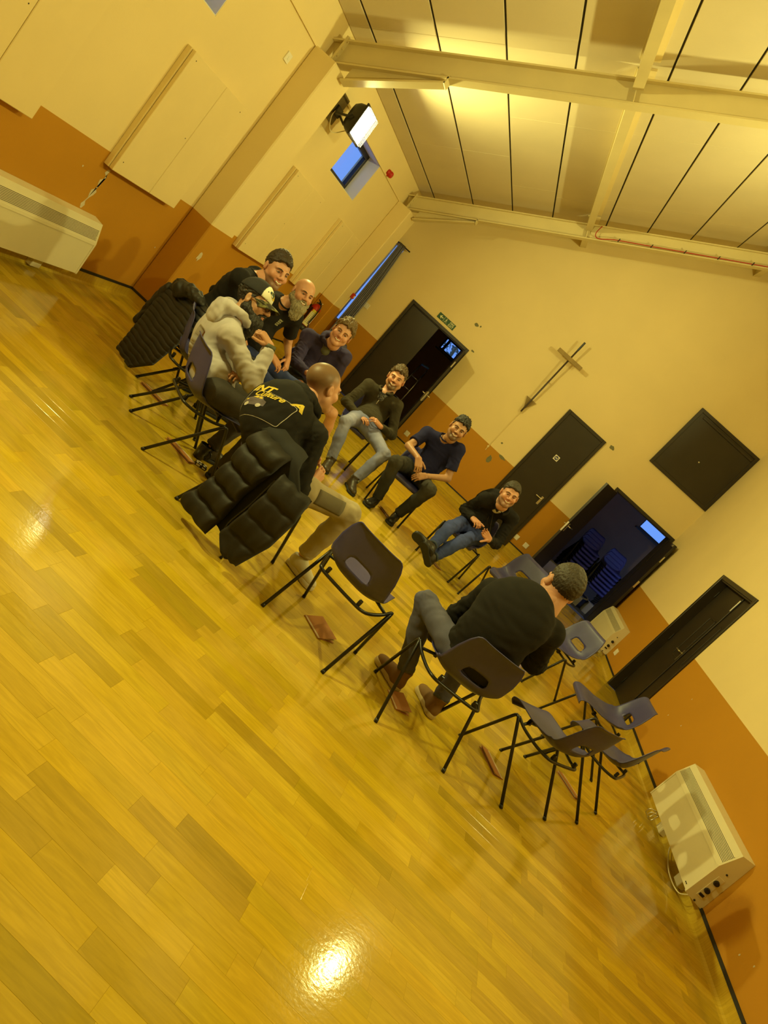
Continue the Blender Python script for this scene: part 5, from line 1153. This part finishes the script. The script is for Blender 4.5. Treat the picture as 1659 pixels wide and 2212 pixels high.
R['P1'] = P_('P1', (1.47, -7.45), 'dark-haired bearded man in a black long-sleeved top leaning in and smiling', (.50, -.50, .62), (85, -215), hs=1.15, tone='a', hair=(.035, .022, .012), hairmat=HB, style='short', thick=.006, top=.026, stubble=.62, smile=.8, top_kind='sweater', topmat=BLK, trcol=(.015, .015, .016), trmat=TRO, trmat2=hem('dark_hem', (.015, .015, .016)), shoemat=BKL, solemat=BKS)
R['P2'] = P_('P2', (2.193, -8.435), 'man in pale grey hoodie, camo-brim cap and glasses, hand at his dark beard', (.85, -.50, .12), (100, -172), hs=1.11, tone='c', hair=(.014, .011, .009), hairmat=HBL, style='wavy', thick=.010, top=.010, beard=1.6, smile=.2, top_kind='hoodie', topmat=GRYH, ease=1.03, trcol=(.050, .045, .040), trmat=TRO, trmat2=hem('slate_hem', (.05, .045, .04)), shoemat=BKL, solemat=BKS, tz=1.1, hL=dict(curl=.9), hR=dict(curl=1.05, thumb=.6))
R['P3'] = P_('P3', (1.50, -6.62), 'laughing bald man with a long grey beard in black t-shirt and jeans', (.42, -.42, .80), (105, -205), hs=1.10, tone='b', hair=(.12, .10, .07), hairmat=HB, beard=1.9, beardmat=HGR, smile=1., stubble=.25, top_kind='tee', topmat=BLK2, big=1.03, trcol=(.026, .042, .16), fade=(.050, .072, .25), trmat=DEN, trmat2=hem('denim_hem', (.03, .042, .075)), shoemat=BKL, solemat=BKS)
R['P4'] = P_('P4', (1.92, -5.85), 'young man with curly fair hair in a charcoal zip hoodie and black shorts', (.02, -.28, 1.), (140, -165), hs=1.11, tone='b', hair=(.16, .10, .035), hairmat=HCU, style='curly', thick=.013, top=.034, smile=1., top_kind='hoodie', topmat=CHAR, zip=.42, zipmat=CHAR, inner=fabric('grey_tee', (.16, .17, .13)), shorts=True, trcol=(.013, .013, .014), trmat=TRO, trmat2=hem('shorts_hem', (.013, .013, .014)), shoemat=BKL, solemat=BKS, iris=(.10, .10, .09))
R['P5'] = P_('P5', (2.964, -8.842), 'man with a shaved head in a black hoodie with a yellow back print', (.62, -.22, -.72), (140, -230), hs=1.14, tone='b', hair=(.10, .062, .024), hairmat=HFA, buzz=.85, stubble=.2, top_kind='hoodie', topmat=BLK, ease=1.08, trcol=(.40, .34, .23), trmat=TRO, trmat2=hem('stone_hem', (.40, .34, .23)), leg=1.08, hem=.93, shoemat=mat('cream_trainer', (.60, .55, .42), .6, var=.08, vs=8), solemat=mat('cream_midsole', (.55, .50, .38), .6), lacemat=K['white'], solez=.036)
R['P6'] = P_('P6', (2.42, -4.66), 'smiling man with a goatee in a dark olive quarter-zip and pale jeans', (-.06, -.20, 1.), (125, -205), hs=1.16, tone='b', hair=(.085, .050, .020), hairmat=HBR, style='wavy', thick=.007, top=.030, goatee=.85, smile=1., stubble=.18, top_kind='pullover', topmat=OLV, zip=.20, ease=.97, inner=fabric('dark_check_shirt', (.05, .055, .08), col2=(.20, .20, .20), cs=60), trcol=(.17, .185, .33), fade=(.36, .37, .58), trmat=DENL, trmat2=hem('pale_denim_hem', (.22, .24, .22)), shoemat=mat('dark_brown_leather', (.035, .024, .015), .45, bump=.1, bs=60), solemat=BKS, boot=True, laces=False)
R['P7'] = P_('P7', (3.342, -4.963), 'smiling dark-haired man in a navy t-shirt, elbows on his thighs', (-.10, -.25, 1.), (160, -200), hs=1.09, tone='c', hair=(.014, .011, .009), hairmat=HBL, style='curly', thick=.004, top=.024, goatee=.6, smile=.8, stubble=.25, top_kind='tee', topmat=NAVY, big=1.0, trcol=(.028, .027, .024), fade=(.060, .055, .045), trmat=DEN, trmat2=hem('black_denim_hem', (.03, .03, .026)), leg=1.08, shoemat=BKL, solemat=BKS, boot=True)
R['P8'] = P_('P8', (4.244, -5.14), 'man in a black cardigan and jeans lounging with his feet crossed', (-.05, -.18, 1.), (88, -150), hs=1.09, tone='a', hair=(.06, .045, .03), hairmat=HSP, style='short', thick=.003, top=.018, smile=.9, stubble=.5, top_kind='cardigan', topmat=BLK2, zip=.30, zipmat=K['black'], inner=fabric('white_tee', (.74, .73, .68)), trcol=(.030, .046, .17), fade=(.062, .085, .29), trmat=DEN, trmat2=hem('jean_hem', (.045, .062, .1)), shoemat=BKL, solemat=BKS, lift=True, hL=dict(nb=tuple(-CB*.9-CR*.2), curl=.35, thumb=.0), hR=dict(curl=.9))
R['P9'] = P_('P9', (4.572, -8.992), 'broad man seen from behind in black sweater, grey jeans and tan boots', (-.16, .22, -.95), (195, -230), tone='b', hair=(.060, .048, .030), hairmat=HSP, style='short', thick=.005, top=.018, hs=1.15, top_kind='sweater', topmat=BLK, ease=1.08, big=1.05, trcol=(.095, .096, .155), fade=(.15, .15, .23), trmat=DENG, trmat2=hem('grey_denim_hem', (.09, .095, .08)), shoemat=mat('tan_suede', (.20, .105, .03), .8, var=.15, vs=10), solemat=mat('pale_crepe_sole', (.46, .36, .17), .7), boot=True, solez=.034)

# ---- worn extras
# cap and glasses of the man in the grey hoodie
r = R['P2']; hw, of = r['hw'], r['of']; q = FS
def head_pts(pts): return hw(np.array(pts)*q)
s = S(.005); s.ell((0, -.016, .050), (.090, .110, .098), k=.01); s.fn(lambda p: (.042-.10*(p[..., 1])-p[..., 2])*.9, (-.2, -.2, -.2), (.2, .2, .2), .006, 'i'); s.ell((0, -.016, .036), (.084, .104, .088), k=.004, op='c')
V, F = s.mesh(); colr = np.where((V[:, 1] > .048)[:, None], np.array([.78, .76, .62]), np.array([.012, .012, .014])); cap = mesh('cap', hw(V*q), F, mat('cap_cloth', (0, 0, 0), .85, attr=True, bump=.1, bs=300), r['g'], True, colr, of)
V = []; nx_b, ny_b = 17, 9
for j in range(ny_b):
    for i in range(nx_b):
        u = i/(nx_b-1)*2-1; v = j/(ny_b-1); a = u*1.18; rad_x, rad_y = .088, .094; x = math.sin(a)*rad_x*(1+.02*v); y0 = -.016+math.cos(a)*.108
        V.append((x*(1-.10*v*abs(u)), y0+v*.078*(1-.55*u*u), .036-.012*v-.030*u*u-.012*v*v*(1+u*u)))
F = [(j*nx_b+i, j*nx_b+i+1, (j+1)*nx_b+i+1, (j+1)*nx_b+i) for j in range(ny_b-1) for i in range(nx_b-1)]
V2, F2 = solidify(V, F, .004); mesh('cap_brim', hw(np.array(V2)*q), F2, mat('camouflage_cloth', (.16, .15, .045), .85, col2=(.025, .020, .010), cs=26), cap, True, None, of)
# embroidered leaping-fish badge on the white front
def oncap(x, z): return np.array([x, -.016+.110*math.sqrt(max(0, 1-(x/.09)**2-((z-.05)/.098)**2))+.0015, z])
def badge(poly, m, l): 
    c = np.mean(poly, 0); V = [oncap(*c)+np.array([0, l, 0])]+[oncap(*p)+np.array([0, l, 0]) for p in poly]; n = len(poly); mesh('badge', hw(np.array(V)*q), [(0, 1+i, 1+(i+1) % n) for i in range(n)], m, cap, False, None, of)
badge([(.030*math.cos(t), .082+.021*math.sin(t)) for t in np.linspace(0, 2*math.pi, 24, endpoint=False)], mat('yellow_badge', (.75, .50, .03), .7), .0005)
badge([(.036, .097), (.030, .104), (.012, .102), (.000, .090), (.004, .078), (-.010, .070), (.010, .074), (.020, .066), (.018, .080), (.030, .082), (.040, .090)], mat('dark_teal_badge', (.015, .07, .06), .7), .0012)
badge([(.034, .086), (.024, .083), (.016, .076), (.022, .073), (.030, .078)], K['white'], .0018)
m_ = MB()
for x in (-1, 1):
    ring = [np.array((x*.033+.024*math.cos(t), .112-abs(.033*x+.024*math.cos(t))*.10-.002, -.002+.019*math.sin(t))) for t in np.linspace(0, 2*math.pi, 20, endpoint=False)]
    m_.tube([head_pts([p])[0] for p in ring], .0024*q, 6, closed=True)
    m_.tube(head_pts([(x*.057, .104, .004), (x*.074, .07, .008), (x*.084, .0, .010), (x*.084, -.02, -.004)]), .0022*q, 6)
m_.tube(head_pts([(-.010, .112, .003), (0, .114, .006), (.010, .112, .003)]), .0022*q, 6)
gl = m_.build('glasses', K['black'], r['g'], True, of)
# wrist band and watches
def band(rr, k, f, r_, m, wd=.016):
    P = rr['P']; el, wr = P['e'+k], P['w'+k]; d = nrm(wr-el); p = el+(wr-el)*f; m_ = MB(); m_.tube([p-d*wd, p-d*wd*.95, p+d*wd*.95, p+d*wd], [r_*.93, r_, r_*.97, r_*.9], 16); return m_.build('watch', m, rr['g'], True, rr['of'])
band(R['P2'], 'R', .965, .044, mat('olive_strap', (.06, .07, .04), .6)); band(R['P8'], 'L', .955, .037, K['black'])
# ring of the man in navy
P = R['P7']['P']; d = nrm(P['fR']-P['wR']); c0 = P['wR']+d*.113*q; m_ = MB(); nbv = nrm(np.array([0, 0, 1.])-d*d[2]); xx = np.cross(d, nbv)
m_.tube([c0+xx*.011*q+(xx*math.cos(t)+nbv*math.sin(t))*.0115 for t in np.linspace(0, 2*math.pi, 14, endpoint=False)], .0022, 6, closed=True); m_.build('ring', mat('gold_ring', (.8, .6, .2), .25, 1.), R['P7']['g'], True, R['P7']['of'])
# white chest print of the bald man: four short stacked marks of lettering
def chestmark(rr, u, w_, du, name, m, polys, sz, back=False):
    n_ = rr['fwd']*(-1 if back else 1); ex = rr['lat']*(-1 if not back else 1); c = rr['nk']-rr['up']*du+rr['lat']*u; VV = []; FF = []
    for poly in polys:
        V = []
        for a, b in poly:
            p = rr['surf'](c+ex*a*sz+rr['up']*b*sz+n_*.5, -n_, .0022); V.append(c+ex*a*sz+rr['up']*b*sz+n_*.1 if p is None else p)
        k = len(VV); VV += V; FF.append(tuple(range(k, k+len(V))))
    mesh(name, VV, FF, m, rr['top'], False, None, rr['of'])
rr = R['P3']; 
def letterpolys(txt, size, y0, sub=.012):
    V, F = text_mesh(txt, size, 0, 0, size*.02); return [[(V[i][0], V[i][1]+y0) for i in f] for f in F]
pol = []
for i in range(4):
    b = .045-i*.026
    for j in range(4): a = -.022+j*.0115; pol += [[(a, b), (a+.0035, b), (a+.0035, b+.017), (a, b+.017)], [(a+.0035, b+(.012 if (i+j) % 2 else .0)), (a+.009, b+(.012 if (i+j) % 2 else .0)), (a+.009, b+(.017 if (i+j) % 2 else .005)), (a+.0035, b+(.017 if (i+j) % 2 else .005))]]
chestmark(rr, -.085, 1, .20, 'chest_print', K['signwhite'], pol, .85)
chestmark(R['P4'], -.10, 1, .22, 'bird_emblem', K['signwhite'], [[(-.012, .006), (0, -.002), (.014, .008), (.004, -.008), (-.003, -.008)]], 1.1)
# back print of the black hoodie
rr = R['P5']; YEL = mat('yellow_screen_print', (.66, .50, .05), .8); GRY_ = mat('grey_screen_print', (.55, .52, .48), .8); PUR = mat('violet_grey_print', (.13, .11, .14), .8); ORG = mat('orange_print', (.50, .16, .03), .8)
def subdiv(V, F, mx):
    V = [tuple(v) for v in V]; T = []
    for f in F: T += [(f[0], f[i], f[i+1]) for i in range(1, len(f)-1)]
    for _ in range(5):
        out = []; mid = {}; ch_ = False
        def md(a, b):
            k = (min(a, b), max(a, b))
            if k not in mid: mid[k] = len(V); V.append(tuple((np.array(V[a])+np.array(V[b]))/2))
            return mid[k]
        for t in T:
            L = [math.dist(V[t[i]], V[t[(i+1) % 3]]) for i in range(3)]
            if max(L) > mx:
                i = L.index(max(L)); a, b, c_ = t[i], t[(i+1) % 3], t[(i+2) % 3]; m = md(a, b); out += [(a, m, c_), (m, b, c_)]; ch_ = True
            else: out.append(t)
        T = out
        if not ch_: break
    return V, T
def backprint(name, V, F, m, lift, tilt=0.):
    V, F = subdiv([(v[0]*.86, v[1]*.86, 0) for v in V], F, .03); ca, sa = math.cos(tilt), math.sin(tilt); out = []; n_ = -rr['fwd']; c = rr['nk']-rr['up']*.225+rr['lat']*.015
    for v in V:
        a, b = v[0]*ca-v[1]*sa, v[0]*sa+v[1]*ca; o = c+rr['lat']*a+rr['up']*b; p = rr['surf'](o+n_*.5, -n_, lift); out.append(None if p is None or (p-rr['nk'])@n_ < -.02 else p)
    F = [t for t in F if all(out[i] is not None for i in t)]; out = [np.zeros(3)+rr['nk'] if p is None else p for p in out]
    F = [t for t in F if max(math.dist(out[t[i]], out[t[i-1]]) for i in range(3)) < .09]
    mesh(name, out, F, m, rr['top'], False, None, rr['of'])
def flat(pl): return [(a, b, 0) for a, b in pl], [tuple(range(len(pl)))]
def strip(pts, w_, closed=False):
    V, F = [], []; n = len(pts); pts = [np.array(p, float) for p in pts]
    for i in range(n):
        t = nrm((pts[(i+1) % n] if (closed or i < n-1) else pts[i])-(pts[i-1] if (closed or i > 0) else pts[i])); nn = np.array([-t[1], t[0]]); V += [(*(pts[i]-nn*w_), 0), (*(pts[i]+nn*w_), 0)]
    for i in range(n if closed else n-1): j = (i+1) % n; F.append((2*i, 2*j, 2*j+1, 2*i+1))
    return V, F
V, F = text_mesh('INT', .105, 0, 0, .004); backprint('print_lettering', [(v[0]-.115, v[1]+.062, 0) for v in V], F, YEL, .0022)
V, F = text_mesh('A', .105, 0, 0, .004); backprint('print_lettering', [(v[0]+.165, v[1]+.062, 0) for v in V], F, YEL, .0022)
V, F = text_mesh('Culture', .075, 0, .35, .002); backprint('print_script', [(v[0]-.03, v[1]+.012, 0) for v in V], F, YEL, .0030, .08)
rc = []
for cx, cy, a0 in ((.16, .015, 0), (-.17, .015, 90), (-.17, -.19, 180), (.16, -.19, 270)): rc += [(cx+.02*math.cos(math.radians(a0+t)), cy+.02*math.sin(math.radians(a0+t))) for t in (0, 30, 60, 90)]
V, F = strip(rc, .0018, True); backprint('print_frame', V, F, GRY_, .0022)
V, F = flat([(-.185, -.10), (-.175, -.055), (-.13, -.045), (-.105, -.018), (-.055, -.018), (-.03, -.05), (.0, -.06), (.005, -.105), (-.05, -.12), (-.15, -.12)]); backprint('print_car', V, F, PUR, .0022)
for pl in ([(-.122, -.047), (-.102, -.025), (-.083, -.025), (-.083, -.047)], [(-.077, -.047), (-.077, -.025), (-.058, -.025), (-.042, -.047)], [(-.175, -.075), (-.172, -.062), (-.15, -.062), (-.152, -.075)]): V, F = flat(pl); backprint('print_car_glass', V, F, YEL, .0028)
for cx in (-.145, -.035): V, F = flat([(cx+.019*math.cos(t), -.112+.019*math.sin(t)) for t in np.linspace(0, 6.28, 14, endpoint=False)]); backprint('print_wheel', V, F, GRY_, .0028)
# neck tattoo marks of the shaved head
m_ = MB()
HMf = lambda p: hw5(np.array(p)*FS)
hw5 = R['P5']['hw']
def headmark(pts, w_):
    V, F = strip(pts, w_); s_ = []
    for a, b, _ in V:
        s_.append((a, b))
    return V, F
# thigh pocket panel of the stone trousers
P = R['P5']['P']; h_, kn = P['hR'], P['kR']; d = nrm(kn-h_); bt = BVHTree.FromPolygons([tuple(v.co+Vector(R['P5']['of'])) for v in R['P5']['trn'].data.vertices], [tuple(p.vertices) for p in R['P5']['trn'].data.polygons])
side = nrm(nrm(np.cross(d, [0, 0, 1.]))+np.array([0, 0, .35])); alt = nrm(np.cross(side, d)); V = []; nn = 9
if (R['P5']['lat']@side) < 0: side = nrm(nrm(-np.cross(d, [0, 0, 1.]))+np.array([0, 0, .35])); alt = nrm(np.cross(side, d))
for i in range(nn):
    for j in range(nn):
        o = h_+d*(.16+.22*i/(nn-1))*1.0+alt*(-.05+.10*j/(nn-1)); r_ = bt.ray_cast(Vector(o+side*.4), Vector(-side)); V.append(np.array(r_[0])+side*.003 if r_[0] is not None else o+side*.08)
F = [(i*nn+j, i*nn+j+1, (i+1)*nn+j+1, (i+1)*nn+j) for i in range(nn-1) for j in range(nn-1)]
V2, F2 = solidify(V, F, -.003); mesh('thigh_pocket', V2, F2, fabric('grey_pocket_panel', (.17, .15, .11)), R['P5']['trn'], True, None, R['P5']['of'])

# ================================================================ COATS ON CHAIR BACKS
def coat(cx, cy, rz, label, name, panels, hm, quilt, amp, matr, hood=None):
    """padded coat hung over a chair back: outer panels of stitched bands in the chair's own frame (x right, y forward)"""
    g = empty(name, (cx, cy, 0), label, 'coat', None, rz)
    for (nm, f) in panels:
        V, F = f(); mesh(nm, V, F, matr, g, True)
    return g
def quilted(cols, rows, thick, nb, amp, edge=.03, seam_dir=0, seed=0):
    """cols(v)->(x0,x1,y) outline per height parameter; returns a closed padded slab with bands"""
    nu, nv = 34, nb*9+1; fr_, bk = [], []
    rs_ = np.random.RandomState(seed)
    for j in range(nv):
        v = j/(nv-1); x0, x1, y, z, tw = cols(v)
        b = (v*nb) % 1.0; puff = (abs(math.sin(math.pi*v*nb)))**.42
        for i in range(nu):
            u = i/(nu-1); e = min(1, min(u, 1-u)/edge*.3+.0); ed = math.sqrt(max(0, 1-(1-min(1, min(u, 1-u)/.10))**2)); ev = math.sqrt(max(0, 1-(1-min(1, min(v, 1-v)/.03))**2))
            wob = .004*math.sin(u*6+v*4+seed)+.0015*math.sin(u*21-v*9+seed)
            x = x0+(x1-x0)*u; yy = y+tw*(u-.5)
            fr_.append((x, yy-(thick*.35+amp*puff)*ed*ev+wob, z+.004*math.sin(u*14+seed))); bk.append((x, yy+thick*.5*ed*ev+wob, z+.004*math.sin(u*14+seed)))
    V = fr_+bk; n = nu*nv; F = []
    for j in range(nv-1):
        for i in range(nu-1): a = j*nu+i; F.append((a, a+nu, a+nu+1, a+1)); F.append((a+n, a+n+1, a+n+nu+1, a+n+nu))
    for j in range(nv-1):
        for i in (0, nu-1): a = j*nu+i; F.append((a, a+n, a+n+nu, a+nu) if i == 0 else (a, a+nu, a+n+nu, a+n))
    for i in range(nu-1):
        for j in (0, nv-1): a = j*nu+i; F.append((a, a+1, a+n+1, a+n) if j == 0 else (a, a+n, a+n+1, a+1))
    return V, F
PUF = mat('black_padded_nylon', (.018, .016, .013), .62, var=.15, vs=6, bump=.15, bs=30, spec=.3); PUFI = mat('black_coat_lining', (.006, .006, .006), .8)
QUI = mat('black_quilted_nylon', (.010, .009, .008), .55, var=.1, vs=8, bump=.1, bs=40)
I = np.interp
main = lambda v: (I(v, [0, .15, .4, .75, .9, 1], [-.04, -.07, -.06, -.09, -.14, -.13]), I(v, [0, .15, .5, .8, 1], [.22, .21, .165, .16, .14]), I(v, [0, .05, .12, .4, 1], [-.33, -.355, -.37, -.375, -.385]), I(v, [0, 1], [.745, .065]), .0)
side_ = lambda v: (I(v, [0, .25, .6, .85, 1], [.25, .27, .25, .22, .33]), I(v, [0, .25, .6, 1], [.47, .50, .49, .41]), I(v, [0, .2, 1], [-.33, -.36, -.38]), I(v, [0, 1], [.66, .08]), .06)
inner = lambda v: (I(v, [0, .1, .2, 1], [-.10, -.12, .05, .02]), I(v, [0, .1, .25, 1], [.26, .29, .42, .34]), I(v, [0, .05, .12, 1], [-.27, -.315, -.33, -.335]), I(v, [0, 1], [.81, .13]), .0)
g = coat(2.964, -8.842, -.345, 'bulky black puffer jacket hung over the chair of the shaved-headed man', 'puffer_jacket',
     [('back_panel', lambda: quilted(main, 0, .04, 5, .040, seed=1)), ('front_panel', lambda: quilted(side_, 0, .035, 4, .024, seed=2))], 0, 0, 0, PUF)
V, F = quilted(inner, 0, .02, 2, .004, seed=3); mesh('lining', V, F, PUFI, g, True)
m_ = MB(); m_.tube(smoothpath([(.33, -.405, .09), (.22, -.40, .20), (.24, -.39, .40), (.25, -.375, .60)], 6), .006, 6); z_ = m_.build('zip', K['black'], g); m_ = MB(); m_.obox((.345, -.40, .06), np.eye(3), (.006, .003, .018), .002); m_.build('zip_pull', K['metal'], z_)
cm = lambda v: (I(v, [0, .1, .4, 1], [-.24, -.27, -.27, -.24]), I(v, [0, .1, .4, .8, 1], [.24, .27, .30, .22, .04]), I(v, [0, .05, .1, .4, 1], [-.25, -.285, -.32, -.37, -.40]), I(v, [0, .05, .1, 1], [.80, .805, .775, .03]), .0)
g = coat(1.47, -7.45, -.47, 'long thin-quilted black coat hanging from the chair of the dark-haired man', 'quilted_coat', [('back_panel', lambda: quilted(cm, 0, .035, 18, .010, seed=5))], 0, 0, 0, QUI)
s = S(.009); s.ell((.02, -.33, .79), (.16, .07, .055), k=.03).ell((-.10, -.36, .74), (.09, .06, .07), k=.03); s.cone((-.27, -.33, .66), (-.31, -.34, .30), .05, .042, .03); V, F = s.mesh(); N = vnormals(V, F); V = V+N*(.006*noise3(V, .06, 2))[:, None]; mesh('collar_and_sleeve', V, F, QUI, g, True)
m_ = MB(); m_.box2((-.04, -.42, .03), (.04, -.39, .05)); m_.build('hem_tag', K['dark'], g)
